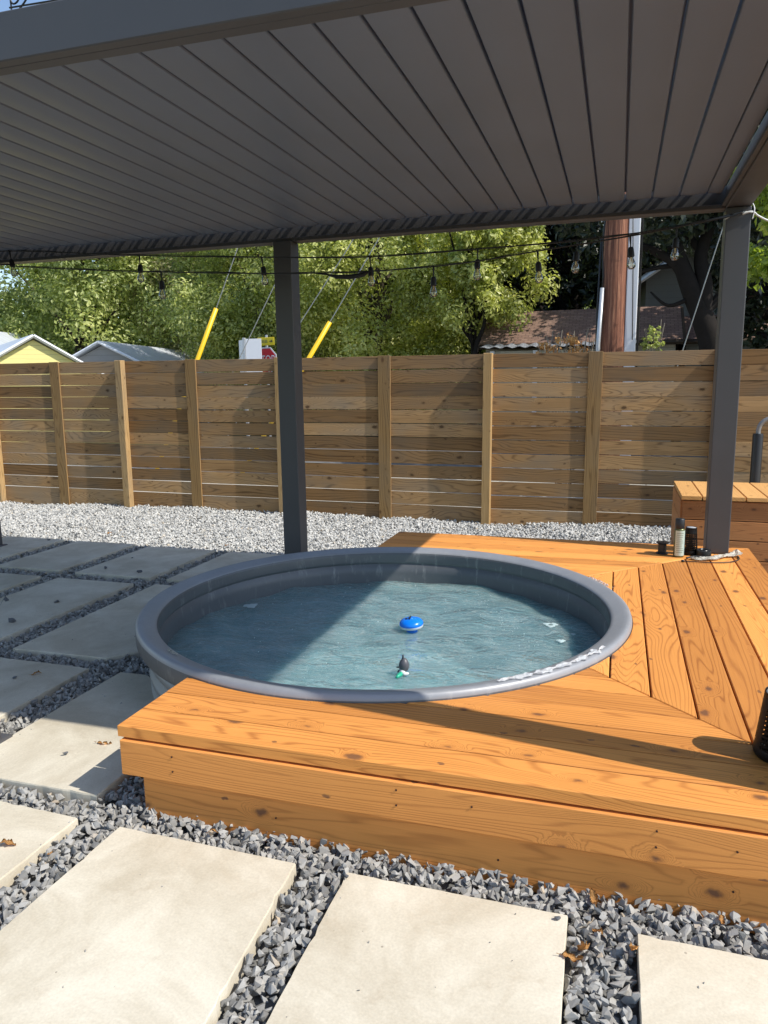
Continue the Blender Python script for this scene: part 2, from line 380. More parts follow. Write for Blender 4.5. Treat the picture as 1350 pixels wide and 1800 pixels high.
def plank(bm, poly, z0, z1, u, ch=.003, tone=None, udir=None):
    """convex plan polygon (ccw) extruded z0..z1 with a small chamfer; wood uv along u"""
    uvl = bm.loops.layers.uv.verify(); tl = tonelayer(bm)
    u = Vector(u).normalized(); v = Vector((-u.y, u.x)); uo = random.random()*60; vo = random.random()*60
    t = random.random() if tone is None else tone
    P = [Vector(p) for p in poly]; n = len(P)
    def inset(d):
        out = []
        for i in range(n):
            a, b, c = P[i-1], P[i], P[(i+1) % n]
            e1 = (b-a).normalized(); e2 = (c-b).normalized()
            n1 = Vector((-e1.y, e1.x)); n2 = Vector((-e2.y, e2.x))
            k = 1+n1.dot(n2); out.append(b+(n1+n2)*(d/max(k, .2)))
        return out
    I = inset(ch)
    rings = [[bm.verts.new((p.x, p.y, z0)) for p in P], [bm.verts.new((p.x, p.y, z1-ch)) for p in P], [bm.verts.new((p.x, p.y, z1)) for p in I]]
    fs = [bm.faces.new(rings[2]), bm.faces.new(rings[0][::-1])]
    for k in range(2):
        for i in range(n):
            j = (i+1) % n
            fs.append(bm.faces.new((rings[k][i], rings[k][j], rings[k+1][j], rings[k+1][i])))
    for f in fs:
        f[tl] = t
        for l in f.loops:
            p = l.vert.co; q = Vector((p.x, p.y))
            l[uvl].uv = (uo+q.dot(u), vo+q.dot(v)+(p.z-z1)*1.0)
def slab(bm, lo, hi, axis, ch=.003, tone=None, jitter=0):
    """an upright or lying board as a box; uv u runs along axis (0,1,2)"""
    uvl = bm.loops.layers.uv.verify(); tl = tonelayer(bm)
    before = set(bm.faces)
    box(bm, lo, hi, ch)
    uo = random.random()*60; vo = random.random()*60; t = random.random() if tone is None else tone
    oth = [a for a in (0, 1, 2) if a != axis]
    for f in bm.faces:
        if f in before: continue
        f[tl] = t
        for l in f.loops:
            p = l.vert.co; l[uvl].uv = (uo+p[axis], vo+p[oth[0]]+p[oth[1]])
def tube(bm, pts, r, n=8, cap=True):
    pts = [Vector(p) for p in pts]; rs = r if isinstance(r, (list, tuple)) else [r]*len(pts)
    rings = []; prev = None
    for i, p in enumerate(pts):
        t = (pts[min(i+1, len(pts)-1)]-pts[max(i-1, 0)]).normalized()
        a = prev if prev is not None else (Vector((0, 0, 1)) if abs(t.z) < .9 else Vector((1, 0, 0)))
        x = (a-t*a.dot(t)).normalized(); y = t.cross(x); prev = x
        rings.append([bm.verts.new(p+(x*math.cos(2*math.pi*k/n)+y*math.sin(2*math.pi*k/n))*rs[i]) for k in range(n)])
    for a, b in zip(rings, rings[1:]):
        for k in range(n):
            bm.faces.new((a[k], a[(k+1) % n], b[(k+1) % n], b[k]))
    if cap: bm.faces.new(rings[0][::-1]); bm.faces.new(rings[-1])
def lathe(bm, prof, c=(0,0,0), n=48, closed=False):
    c = Vector(c); rings = []
    for r, z in prof:
        if r < 1e-5: rings.append([bm.verts.new(c+Vector((0, 0, z)))])
        else: rings.append([bm.verts.new(c+Vector((r*math.cos(2*math.pi*k/n), r*math.sin(2*math.pi*k/n), z))) for k in range(n)])
    for a, b in zip(rings, rings[1:]):
        for k in range(n):
            j = (k+1) % n
            if len(a) == 1 and len(b) == 1: continue
            if len(a) == 1: bm.faces.new((a[0], b[j], b[k]))
            elif len(b) == 1: bm.faces.new((a[k], a[j], b[0]))
            else: bm.faces.new((a[k], a[j], b[j], b[k]))
def bez(a, b, sag, n=16):
    a = Vector(a); b = Vector(b)
    return [a.lerp(b, i/n)-Vector((0, 0, sag*4*(i/n)*(1-i/n))) for i in range(n+1)]
def smoothpts(P, k=6):
    P = [Vector(p) for p in P]; out = []
    for i in range(len(P)-1):
        p0 = P[max(i-1, 0)]; p1 = P[i]; p2 = P[i+1]; p3 = P[min(i+2, len(P)-1)]
        for j in range(k):
            t = j/k
            out.append(.5*((2*p1)+(p2-p0)*t+(2*p0-5*p1+4*p2-p3)*t*t+(3*p1-p0-3*p2+p3)*t**3))
    out.append(P[-1]); return out
def npmesh(name, V, F, mat, parent=None, tone=None, smooth=False):
    me = bpy.data.meshes.new(name); V = np.ascontiguousarray(V, dtype=np.float32); F = np.ascontiguousarray(F, dtype=np.int32)
    nf, k = F.shape
    me.vertices.add(len(V)); me.vertices.foreach_set('co', V.ravel())
    me.loops.add(nf*k); me.loops.foreach_set('vertex_index', F.ravel())
    me.polygons.add(nf); me.polygons.foreach_set('loop_start', np.arange(0, nf*k, k, dtype=np.int32))
    if tone is not None:
        a = me.attributes.new('tone', 'FLOAT', 'FACE'); a.data.foreach_set('value', np.ascontiguousarray(tone, dtype=np.float32))
    me.update(calc_edges=True); me.validate()
    me.polygons.foreach_set('use_smooth', [bool(smooth)]*len(me.polygons))
    return link(name, me, mat, parent, smooth)

# ------------------------------------------------------------------ ground
bm = new(); bmesh.ops.create_grid(bm, x_segments=2, y_segments=2, size=250, matrix=Matrix.Translation((0, 0, -.40)))
for lo_, hi_ in (((-250, -250), (250, -3)), ((-250, 7.9), (250, 250)), ((-250, -3), (-12, 7.9)), ((5, -3), (250, 7.9))):
    bm.faces.new([bm.verts.new((x_, y_, -.06)) for x_, y_ in ((lo_[0], lo_[1]), (hi_[0], lo_[1]), (hi_[0], hi_[1]), (lo_[0], hi_[1]))])
struct(bmobj('ground', bm, MAT['ground']))
bm = new(); box(bm, (-60, 12.6, -.12), (40, 17.0, -.045)); struct(bmobj('road', bm, MAT['asphalt']))
bm = new(); box(bm, (-60, 8.0, -.10), (40, 12.4, -.03)); struct(bmobj('pavement', bm, MAT['concrete']))
bm = new()
ring_ = [(1.20*math.cos(2*math.pi*k/48)-1.182, 1.20*math.sin(2*math.pi*k/48)+3.73) for k in range(48)]
sq_ = []
for k in range(48):
    a = 2*math.pi*k/48; cx_, sy_ = math.cos(a), math.sin(a); q_ = 1/max(abs(cx_), abs(sy_)); sq_.append((-1.182+cx_*q_*1.3, 3.73+sy_*q_*1.3))
ri_ = [bm.verts.new((p[0], p[1], -.036)) for p in ring_]; ro_ = [bm.verts.new((p[0], p[1], -.036)) for p in sq_]
for k in range(48): bm.faces.new((ri_[k], ro_[k], ro_[(k+1) % 48], ri_[(k+1) % 48]))
for lo_, hi_ in (((-12, -3), (5, 2.43)), ((-12, 5.03), (5, 7.98)), ((-12, 2.43), (-2.482, 5.03)), ((.118, 2.43), (5, 5.03))):
    bm.faces.new([bm.verts.new((x_, y_, -.036)) for x_, y_ in ((lo_[0], lo_[1]), (hi_[0], lo_[1]), (hi_[0], hi_[1]), (lo_[0], hi_[1]))])
struct(bmobj('gravel_bed', bm, MAT['bed']))

# ------------------------------------------------------------------ stock tank
TC = (-1.182, 3.73); WZ = .13
tank = thing('stock_tank_tub', 'round dark grey steel stock tank tub filled with blue water, set into the cedar deck', 'hot tub', (TC[0], TC[1], 0))
prof = [(1.21, .248), (1.262, .246), (1.280, .254), (1.289, .272), (1.290, .315), (1.2885, .338), (1.283, .3535), (1.274, .3605), (1.262, .3615), (1.245, .3575),
        (1.205, .3465), (1.192, .3415), (1.185, .334), (1.182, .322)]
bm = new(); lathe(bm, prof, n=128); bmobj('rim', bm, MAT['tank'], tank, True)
prof = [(1.182, .325), (1.180, .275), (1.184, .262), (1.189, .258), (1.189, .253), (1.181, .247), (1.180, .19), (1.178, -.02), (1.17, -.36)]
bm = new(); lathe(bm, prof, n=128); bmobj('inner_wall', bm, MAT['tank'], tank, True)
prof = [(1.21, .250), (1.21, .235)]
for i in range(3):
    z = .20-i*.085; prof += [(1.21, z+.02), (1.232, z), (1.237, z-.015), (1.232, z-.03), (1.21, z-.05)]
prof += [(1.21, -.05)]
bm = new(); lathe(bm, prof, n=128); bmobj('outer_wall', bm, MAT['tankwall'], tank, True)
# water: real small waves on a polar sheet
def wave(x, y):
    r = np.random.default_rng(5); h = np.zeros_like(x)
    for i in range(26):
        k = r.uniform(6, 34); a = r.normal(1.2, .6); ph = r.uniform(0, 6.28)
        wx = x+.12*np.sin(2.1*y+i); wy = y+.12*np.sin(2.6*x+1.7*i)
        h += .0105/k*6*np.sin(k*(wx*math.cos(a)+wy*math.sin(a))+ph)*(.5+.5*np.sin(1.9*x+i)*np.sin(2.3*y+2*i))
    return h*.95
nr, na = 110, 330
rr = np.linspace(0.004, 1.182, nr); aa = np.linspace(0, 2*np.pi, na, endpoint=False)
RR, AA = np.meshgrid(rr, aa, indexing='ij'); X = RR*np.cos(AA); Y = RR*np.sin(AA)
V = np.stack([X, Y, WZ+wave(X, Y)], -1).reshape(-1, 3)
ii, jj = np.meshgrid(np.arange(nr-1), np.arange(na), indexing='ij'); j2 = (jj+1) % na
F = np.stack([ii*na+jj, (ii+1)*na+jj, (ii+1)*na+j2, ii*na+j2], -1).reshape(-1, 4)
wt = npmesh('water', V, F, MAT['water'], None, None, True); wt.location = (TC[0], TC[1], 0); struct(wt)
bm = new(); lathe(bm, [(0, -.34), (1.172, -.34)], n=64); bmobj('tank_floor', bm, MAT['tankfloor'], tank)

# ------------------------------------------------------------------ cedar deck
DX0, DX1, DY0, DY1, DZ = -1.652, .92, 2.066, 5.66, .33
deck = thing('cedar_deck', 'low orange cedar deck wrapped around the round tub, boards mitred at the corners', 'deck')
bm = new(); g = .0035; P = .152; TH = .042
for k in range(9):      # near boards run left to right
    y0 = DY0+k*P+g; y1 = DY0+(k+1)*P-g
    # mitre line x+y = DX1+DY0
    lim = DX1+DY0-.002
    if y0 > 3.1: break
    xr0 = lim-y0; xr1 = lim-y1
    plank(bm, [(DX0+random.uniform(-.002, .002), y0), (xr0, y0), (xr1, y1), (DX0, y1)], DZ-TH, DZ+random.uniform(-.0006, .0006), (1, 0))
for k in range(8):      # far boards
    y1 = DY1-k*P-g; y0 = DY1-(k+1)*P+g; lim = DY1-DX1+.002
    plank(bm, [(DX0, y0), (y0-lim, y0), (y1-lim, y1), (DX0, y1)], DZ-TH, DZ+random.uniform(-.0006, .0006), (1, 0))
for k in range(6):      # right hand boards run away from the camera
    x1 = DX1-k*P-g; x0 = DX1-(k+1)*P+g
    a = DX1+DY0+.002; b = DY1-DX1-.002
    plank(bm, [(x0, a-x0), (x1, a-x1), (x1, b+x1), (x0, b+x0)], DZ-TH, DZ+random.uniform(-.0006, .0006), (0, 1))
x1 = DX1-6*P-g; x0 = x1-.14
a = DX1+DY0+.002; b = DY1-DX1-.002; plank(bm, [(x0, a-x0), (x1, a-x1), (x1, b+x1), (x0, b+x0)], DZ-TH, DZ, (0, 1))
me = bpy.data.meshes.new('decking'); bm.normal_update(); bm.to_mesh(me); bm.free()
do = bpy.data.objects.new('decking_uncut', me); COL.objects.link(do)
bm = new(); lathe(bm, [(0, 0), (1.292, 0), (1.292, .8), (0, .8)], (TC[0], TC[1], 0), n=160)
bmesh.ops.recalc_face_normals(bm, faces=bm.faces)
cme = bpy.data.meshes.new('cut'); bm.to_mesh(cme); bm.free(); cu = bpy.data.objects.new('cut', cme); COL.objects.link(cu)
md = do.modifiers.new('b', 'BOOLEAN'); md.operation = 'DIFFERENCE'; md.solver = 'EXACT'; md.object = cu
dg = bpy.context.evaluated_depsgraph_get(); dg.update()
cutme = bpy.data.meshes.new_from_object(do.evaluated_get(dg)); cutme.name = 'decking'
bpy.data.objects.remove(do); bpy.data.objects.remove(cu)
link('decking', cutme, MAT['deck'], deck)
bm = new()
slab(bm, (DX0+.010, DY0-.006, .148), (DX1-.02, DY0+.032, DZ-TH-.009), 0, .003, .6)
bmobj('fascia_board', bm, MAT['fascia'], deck)
bm = new()
slab(bm, (DX0+.085, DY0+.012, -.03), (DX1-.02, DY0+.050, .145), 0, .003, .3)
bmobj('fascia_board', bm, MAT['fascia'], deck)
for lo_, hi_, ax_ in (((DX0+.012, DY0+.034, .148), (DX0+.05, 2.50, DZ-TH-.006), 1), ((DX0+.012, 4.97, .0), (DX0+.05, DY1-.06, DZ-TH-.006), 1),
                     ((DX0+.012, DY1-.056, .0), (DX1-.02, DY1-.018, DZ-TH-.006), 0), ((DX1-.058, DY0+.08, 0), (DX1-.02, DY1-.06, DZ-TH-.006), 1),
                     ((DX0+.085, DY0+.053, -.03), (DX0+.123, 2.46, .144), 1)):
    bm = new(); slab(bm, lo_, hi_, ax_, .002); bmobj('side_fascia', bm, MAT['fascia'], deck)
# screw heads
for (x, z) in [(-1.43, .245), (-1.43, .19), (-.62, .252), (-.62, .20), (-.38, .235), (.15, .25), (.15, .20), (.36, .225), (-1.05, .07), (-.3, .06), (.36, .09)]:
    y = DY0+(-.007 if z > .148 else .011); bm = new()
    bmesh.ops.create_cone(bm, cap_ends=True, segments=8, radius1=.0032, radius2=.0032, depth=.003, matrix=Matrix.Translation((x, y, z)) @ Matrix.Rotation(R(90), 4, 'X'))
    bmobj('screw_head', bm, MAT['brownplug'], deck)

# ------------------------------------------------------------------ louvred pergola
PZ0, PZ1 = 2.585, 2.735
PX = [.680, -2.485, -5.650]; YN, YF = (2.20, 2.35), (5.405, 5.555)
perg = thing('louvered_pergola', 'charcoal aluminium pergola with a flat louvred roof over the tub', 'pergola')
XL = -7.9
for PXk in PX:
    px = PXk
    for (ya, yb) in (YN, YF):
        px = PXk-(.06 if PXk != PX[0] and ya == YN[0] else 0)
        if px == PX[0] and True: zb = DZ+.003
        else: zb = -.02
        bm = new(); box(bm, (px-.0735, ya, zb), (px+.0735, yb, PZ0-.002), .006, seg=2)
        p = bmobj('post', bm, MAT['frame'], perg)
        bm = new(); hz = .012 if px == PX[0] else .075
        box(bm, (px-.0735-.0, ya-.0, zb), (px+.0735, yb, zb+.01), .002)
        if px != PX[0]:
            bm.clear(); bm.loops.layers.uv.verify()
            box(bm, (px-.105, ya-.03, -.02), (px+.105, yb+.035, .040), .012, seg=2)
        bmobj('foot_plate', bm, MAT['frame'], p)
bm = new(); box(bm, (XL, YN[0], PZ0), (PX[0]+.0735, YN[0]+.045, PZ1), .004); box(bm, (XL, YN[0]+.0452, PZ0), (PX[0]-.0741, YN[0]+.095, PZ0+.022), .002)
box(bm, (XL, YN[0]+.0452, PZ0+.0225), (PX[0]-.0741, YN[0]+.06, PZ1-.004))
bmobj('beam', bm, MAT['frame'], perg)
bm = new(); box(bm, (XL, YF[1]-.045, PZ0), (PX[0]+.0735, YF[1], PZ1), .004); box(bm, (XL, YF[1]-.118, PZ0+.0), (PX[0]-.0741, YF[1]-.0452, PZ0+.027), .002)
box(bm, (XL, YF[1]-.0715, PZ0+.0275), (PX[0]-.0741, YF[1]-.0455, PZ1-.004))
bmobj('beam', bm, MAT['frame'], perg)
bm = new(); box(bm, (PX[0]-.0735, YN[0]+.0455, PZ0), (PX[0]+.0735, YF[1]-.0455, PZ1-.001), .004)
box(bm, (PX[0]-.0995, YN[0]+.10, PZ0+.012), (PX[0]-.0742, YF[1]-.12, PZ0+.03), .002)
bmobj('beam', bm, MAT['frame'], perg)
bm = new(); box(bm, (XL, YN[0]+.0455, PZ0), (XL+.145, YF[1]-.0455, PZ1-.001), .004); bmobj('beam', bm, MAT['frame'], perg)
# louvres
LP = .1665; LZ = 2.680
x = .490; nl = 0
lprof = [(-.0795, .008), (-.0755, .0015), (-.06, .0), (-.03, -.003), (0, -.004), (.03, -.003), (.06, .0), (.0745, .001), (.0775, .006)]
first = True
while x-LP > XL+.15:
    cx = x-LP/2; bm = new()
    if first: cx = .490+.0795; sc_ = .60
    ya, yb = YN[0]+.066, YF[0]+.018
    lo = [(cx+a, LZ+b) for a, b in lprof]
    up = [(cx+.0775, LZ+.030), (cx+.060, LZ+.044), (cx-.06, LZ+.046), (cx-.06, LZ+.0545), (cx-.1015, LZ+.0545), (cx-.1015, LZ+.050), (cx-.079, LZ+.050)]
    ring = lo+up
    if first: ring = [(q[0] if q[0] < cx else cx+(q[0]-cx)*.1, q[1]) for q in ring]
    A = [bm.verts.new((q[0], ya, q[1])) for q in ring]; B = [bm.verts.new((q[0], yb, q[1])) for q in ring]
    for k in range(len(ring)):
        j = (k+1) % len(ring); bm.faces.new((A[k], A[j], B[j], B[k]))
    bm.faces.new(A[::-1]); bm.faces.new(B)
    # end pivot pins and cap ears
    box(bm, (cx-.012, yb-.002, LZ+.022), (cx+.012, YF[1]-.0722, LZ+.042))
    box(bm, (cx-.058, yb-.002, LZ+.034), (cx-.050, YF[1]-.0722, LZ+.050))
    bmesh.ops.recalc_face_normals(bm, faces=bm.faces)
    o = bmobj('louver', bm, MAT['louver'], perg, True); o.data.set_sharp_from_angle(angle=R(25))
    if first: first = False; continue
    x -= LP; nl += 1

# ------------------------------------------------------------------ string lights
def strand(pts, bulbs, label, tilt=0):
    t = thing('string_light', label, 'string lights', pts[-1], (0, 0, 0), 'bulb strands strung under the pergola')
    L = Vector(pts[-1]); sp = smoothpts(pts, 5)
    bm = new(); tube(bm, [p-L for p in sp], .0048, 6)
    # second twisted lead
    tube(bm, [p-L+Vector((0, .004+.012*math.sin(i*.9), .006+.004*math.cos(i*.7))) for i, p in enumerate(sp)], .0022, 5)
    bmobj('cable', bm, MAT['wire'], t)
    for (bx, tl) in bulbs:
        z = None
        for a, b in zip(sp, sp[1:]):
            if min(a.x, b.x) <= bx <= max(a.x, b.x): f = (bx-a.x)/(b.x-a.x+1e-9); q = a.lerp(b, f)
        q = q-L
        d = Vector((math.sin(tl), .0, -math.cos(tl)))
        bm = new(); tube(bm, [q+Vector((-.012, 0, .004)), q, q+d*.05, q+d*.075], [.006, .008, .0042, .0042], 8)
        tube(bm, [q+d*.068, q+d*.08, q+d*.125, q+d*.13], [.012, .0185, .0215, .017], 14)
        s_ = bmobj('socket', bm, MAT['rubber'], t, True); s_.data.set_sharp_from_angle(angle=R(40))
        bm = new(); pf = [(.0125, .128), (.0155, .14), (.022, .156), (.0265, .174), (.025, .190), (.016, .202), (.001, .206)]
        tube(bm, [q+d*h for r_, h in pf], [r_ for r_, h in pf], 18, cap=False)
        b_ = bmobj('bulb', bm, MAT['glass'], t, True)
        bm = new(); tube(bm, [q+d*.13, q+d*.155], [.005, .003], 6)
        for s1 in (-1, 1): tube(bm, [q+d*.155, q+d*.165+Vector((.009*s1, 0, 0)), q+d*.19+Vector((.006*s1, 0, 0))], .0009, 4)
        bmobj('filament', bm, MAT['filament'], b_)
    return t
up = [(-7.6, 5.25, 2.62), (-6.2, 5.25, 2.655), (-5.25, 5.25, 2.645), (-4.869, 5.25, 2.636), (-4.469, 5.25, 2.602), (-3.626, 5.25, 2.525), (-2.58, 5.25, 2.449), (-1.732, 5.25, 2.400), (-.956, 5.25, 2.405), (-.298, 5.25, 2.415), (.174, 5.25, 2.446), (.569, 5.32, 2.502), (.70, 5.39, 2.55)]
t1 = strand(up, [(-7.0, .1), (-6.1, 0), (-5.75+.86, .16), (-3.626-.01, .0), (-2.58, .12), (-1.732, .06), (-.956, -.02), (-.298, -.05), (.31, -.03)], 'upper strand of clear bulbs on black cable under the pergola beam')
lowp = [(-7.6, 5.2, 2.60), (-6.0, 5.2, 2.585), (-4.952, 5.2, 2.526), (-4.78, 5.2, 2.502), (-4.112, 5.2, 2.438), (-3.417, 5.2, 2.383), (-2.607, 5.2, 2.328), (-2.107, 5.2, 2.303), (-1.717, 5.2, 2.293), (-1.254, 5.2, 2.300), (-.946, 5.2, 2.318), (-.549, 5.2, 2.358), (.03, 5.2, 2.413), (.338, 5.2, 2.452), (.548, 5.25, 2.492), (.64, 5.38, 2.53)]
t2 = strand(lowp, [(-6.4, 0), (-5.3, 0), (-3.417, 0), (-1.254, 0), (-.549, .08), (.03, .08)], 'lower strand of clear bulbs on black cable, sagging below the upper one')
bm = new(); L = Vector(lowp[-1]); tube(bm, [Vector(p)-L for p in [(-2.15, 5.19, 2.305), (-2.04, 5.19, 2.288), (-1.96, 5.19, 2.268), (-1.86, 5.19, 2.262), (-1.76, 5.19, 2.272), (-1.72, 5.19, 2.29)]], [.004, .006, .014, .017, .016, .005], 8)
bmobj('cable_connector', bm, MAT['rubber'], t2, True)
bm = new(); tube(bm, smoothpts([(.70, 5.395, 2.535), (.757, 5.40, 2.545), (.80, 5.42, 2.518), (.90, 5.5, 2.49), (1.2, 5.8, 2.47), (1.9, 6.6, 2.46)]), .006, 6)
tube(bm, smoothpts([(.60, 5.398, 2.51), (.68, 5.395, 2.545), (.757, 5.396, 2.54)]), .004, 5)
tube(bm, smoothpts([(.759, 5.40, 2.50), (.768, 5.40, 2.56), (.76, 5.43, 2.60)]), .004, 5)
tag(bmobj('tie_wire', bm, MAT['whitewire'], None, True), 'pale wire tied round the top of the right pergola post, running off right', 'wire')

# ------------------------------------------------------------------ fence
fence = thing('plank_fence', 'tall fence of horizontal brown boards with thin gaps and upright posts behind the gravel', 'fence', (0, 7.9, 0), (0, R(.28), 0))
fx = [-11.9, -10.9, -9.9, -8.85, -7.83, -6.83, -5.83, -4.87, -3.70, -2.465, -1.32, -.244, .90, 2.05, 3.2, 4.3]
deep = {-5.83, -3.70, -1.32, .90, -7.83, -9.9, 3.2}
for a, b in zip(fx, fx[1:]):
    bm = new(); z = 1.79
    for k in range(12):
        h = .1405; gap = random.uniform(.0055, .0105)*(.55 if a < -5.5 and k < 8 else 1) if k > 0 else 0
        if k in (2, 3) and random.random() < .5: gap = .002
        if b > .9: gap = .0015
        if k == 8 and a in (-3.70, -2.465): gap = .020
        slant = random.uniform(-.003, .003)
        z1 = z-gap; z0 = z1-h+(-.004 if b > .9 else 0)
        if k == 11: z0 = -.04
        n0 = len(bm.verts)
        yj = random.uniform(-.002, .002)
        slab(bm, (a+.002, .0+yj, z0), (b-.002, .019+yj, z1), 0, .0015, None)
        bm.verts.ensure_lookup_table()
        for v in bm.verts[n0:]:
            v.co.z += slant*((v.co.x-a)/(b-a)-.5)+.0015*math.sin(v.co.x*9+k)
        z = z0
    bmobj('slat_panel', bm, MAT['fence'], fence)
for xx in fx:
    bm = new()
    if xx in deep: slab(bm, (xx-.045, -.092, -.05), (xx+.045, -.003, 1.80), 2, .004, .75)
    else: slab(bm, (xx-.07, -.024, -.05), (xx+.07, -.003, 1.797), 2, .002, .12)
    if b > 0: pass
    o = bmobj('post', bm, MAT['fpost'], fence)

# ------------------------------------------------------------------ pavers
pav = []
def rough_edge(bm, poly, z0, z1):
    """stone slab: plan polygon with slightly chipped rim"""
    P = [Vector(p) for p in poly]; out = []
    for i, a in enumerate(P):
        b = P[(i+1) % len(P)]; n = max(2, int((b-a).length/.030)); nn = Vector(((b-a).y, -(b-a).x)).normalized()
        for k in range(n):
            q = a.lerp(b, k/n); chip = -abs(random.gauss(0, .0011))-(random.random() < .06)*random.uniform(.002, .006)
            out.append(q+nn*chip)
    n = len(out); c = sum(out, Vector((0, 0)))/n
    top = [bm.verts.new((p.x+(c.x-p.x)*.006, p.y+(c.y-p.y)*.004, z1)) for p in out]
    mid = [bm.verts.new((p.x, p.y, z1-.004-random.random()*.003)) for p in out]
    bot = [bm.verts.new((p.x, p.y, z0)) for p in out]
    bm.faces.new(top)
    for A, B in ((bot, mid), (mid, top)):
        for i in range(n):
            j = (i+1) % n; bm.faces.new((A[i], A[j], B[j], B[i]))
def paver(poly, label, tilt=0):
    cx = sum(p[0] for p in poly)/len(poly); cy = sum(p[1] for p in poly)/len(poly)
    bm = new(); rough_edge(bm, [(p[0]-cx, p[1]-cy) for p in poly], -.03, .03)
    o = bmobj('paving_slab', bm, MAT['paver']); o.location = (cx, cy, 0); o.rotation_euler = (random.uniform(-.003, .003), random.uniform(-.003, .003), 0)
    tag(o, label, 'paving slab', 'cream paving slabs set in gravel'); pav.append(poly); return o
def rect(x0, x1, y0, y1): return [(x0, y0), (x1, y0), (x1, y1), (x0, y1)]
paver([(-2.44, .95), (-1.76, .94), (-1.747, 1.945), (-2.43, 1.965)], 'sunlit cream slab with a reddish dry leaf, cut off by the left edge at the bottom')
paver([(-1.59, .93), (-.85, .92), (-.912, 1.928), (-1.574, 1.942)], 'large sunlit cream slab nearest the camera, left of the middle, faintly stained')
paver([(-.735, .92), (-.06, .92), (-.081, 1.934), (-.743, 1.934)], 'sunlit cream slab with two tiny stones on its far corners, right of the big near slab')
paver([(.11, .92), (.78, .92), (.77, 1.905), (.103, 1.913)], 'sunlit cream slab cut off by the lower right corner of the picture')
paver([(.94, .92), (1.6, .92), (1.6, 1.9), (.94, 1.9)], 'sunlit cream slab furthest right, beyond the lower right corner slab')
paver([(-2.455, 2.08), (-1.775, 2.08), (-1.775, 2.72), (-1.93, 2.72), (-2.25, 3.11), (-2.30, 3.135), (-2.455, 3.135)], 'cream slab half in shade against the front left corner of the deck, one corner cut off')
paver(rect(-3.30, -2.653, 2.10, 3.135), 'shaded slab at the left edge with a pebble and a yellow leaf, beside the slab at the deck corner')
paver([(-3.29, 3.27), (-2.66, 3.285), (-2.52, 3.46), (-2.52, 4.70), (-3.306, 4.70)], 'long shaded slab running behind the left side of the tub')
paver(rect(-4.185, -3.487, 3.35, 4.68), 'long shaded slab with three dark pebbles on it, left of the tub')
paver(rect(-5.03, -4.345, 3.35, 4.68), 'shaded slab cut off by the left edge, level with the three pebble slab')
paver(rect(-4.168, -3.462, 4.855, 5.86), 'shaded slab with two dark pebbles, in the row nearest the white gravel')
paver([(-3.31, 4.85), (-2.62, 4.85), (-2.62, 5.85), (-3.31, 5.85)], 'shaded slab partly hidden by the far left rim of the tub')
paver(rect(-5.00, -4.345, 4.875, 5.91), 'clean shaded slab in the far row, second from the left edge')
paver(rect(-5.87, -5.18, 4.89, 5.93), 'shaded slab in the far row beside the far left post, small pebbles along its rim')
paver(rect(-4.15, -3.48, 2.08, 3.135), 'shaded slab outside the left edge in the row of the deck corner slab')

# ------------------------------------------------------------------ gravel
protos = []
for i in range(14):
    b = bmesh.new(); n = random.randint(8, 12)
    for k in range(n):
        v = Vector((random.gauss(0, 1), random.gauss(0, 1), random.gauss(0, 1))).normalized()*random.uniform(.8, 1.25)
        b.verts.new((v.x*random.uniform(.9, 1.2), v.y*random.uniform(.6, .9), v.z*random.uniform(.55, .8)))
    r = bmesh.ops.convex_hull(b, input=b.verts)
    bad = [v for v in b.verts if not v.link_faces]; bmesh.ops.delete(b, geom=bad, context='VERTS')
    bmesh.ops.triangulate(b, faces=b.faces); b.verts.index_update()
    protos.append((np.array([v.co[:] for v in b.verts]), np.array([[v.index for v in f.verts] for f in b.faces]))); b.free()
def inpoly(px, py, poly, grow=0.0):
    cx = sum(p[0] for p in poly)/len(poly); cy = sum(p[1] for p in poly)/len(poly)
    ins = np.ones(len(px), bool); n = len(poly)
    for i in range(n):
        x0, y0 = poly[i]; x1, y1 = poly[(i+1) % n]; L = math.hypot(x1-x0, y1-y0)
        ins &= (((x1-x0)*(py-y0)-(y1-y0)*(px-x0))/L > -grow)
    return ins
def rocks(name, pts, size, mat, tone, zoff=None):
    """one mesh of many small stones"""
    N = len(pts); pid = rng.integers(0, len(protos), N); VV = []; FF = []; TT = []; base = 0
    for k, (pv, pf) in enumerate(protos):
        idx = np.where(pid == k)[0]; n = len(idx)
        if not n: continue
        a = rng.uniform(0, 2*np.pi, n); q = rng.normal(size=(n, 4)); q[:, 1:3] *= .6; q /= np.linalg.norm(q, axis=1)[:, None]
        w_, x_, y_, z_ = q.T
        Rm = np.stack([1-2*(y_*y_+z_*z_), 2*(x_*y_-z_*w_), 2*(x_*z_+y_*w_), 2*(x_*y_+z_*w_), 1-2*(x_*x_+z_*z_), 2*(y_*z_-x_*w_), 2*(x_*z_-y_*w_), 2*(y_*z_+x_*w_), 1-2*(x_*x_+y_*y_)], -1).reshape(n, 3, 3)
        v = np.einsum('nij,vj->nvi', Rm, pv)*size[idx][:, None, None]+pts[idx][:, None, :]
        VV.append(v.reshape(-1, 3)); FF.append((pf[None]+(np.arange(n)*len(pv))[:, None, None]+base).reshape(-1, 3)); base += n*len(pv)
        TT.append(np.repeat(tone[idx], len(pf)))
    return npmesh(name, np.concatenate(VV), np.concatenate(FF), mat, None, np.concatenate(TT))
def scatter(x0, x1, y0, y1, dens):
    n = int((x1-x0)*(y1-y0)*dens); return rng.uniform(x0, x1, n), rng.uniform(y0, y1, n)
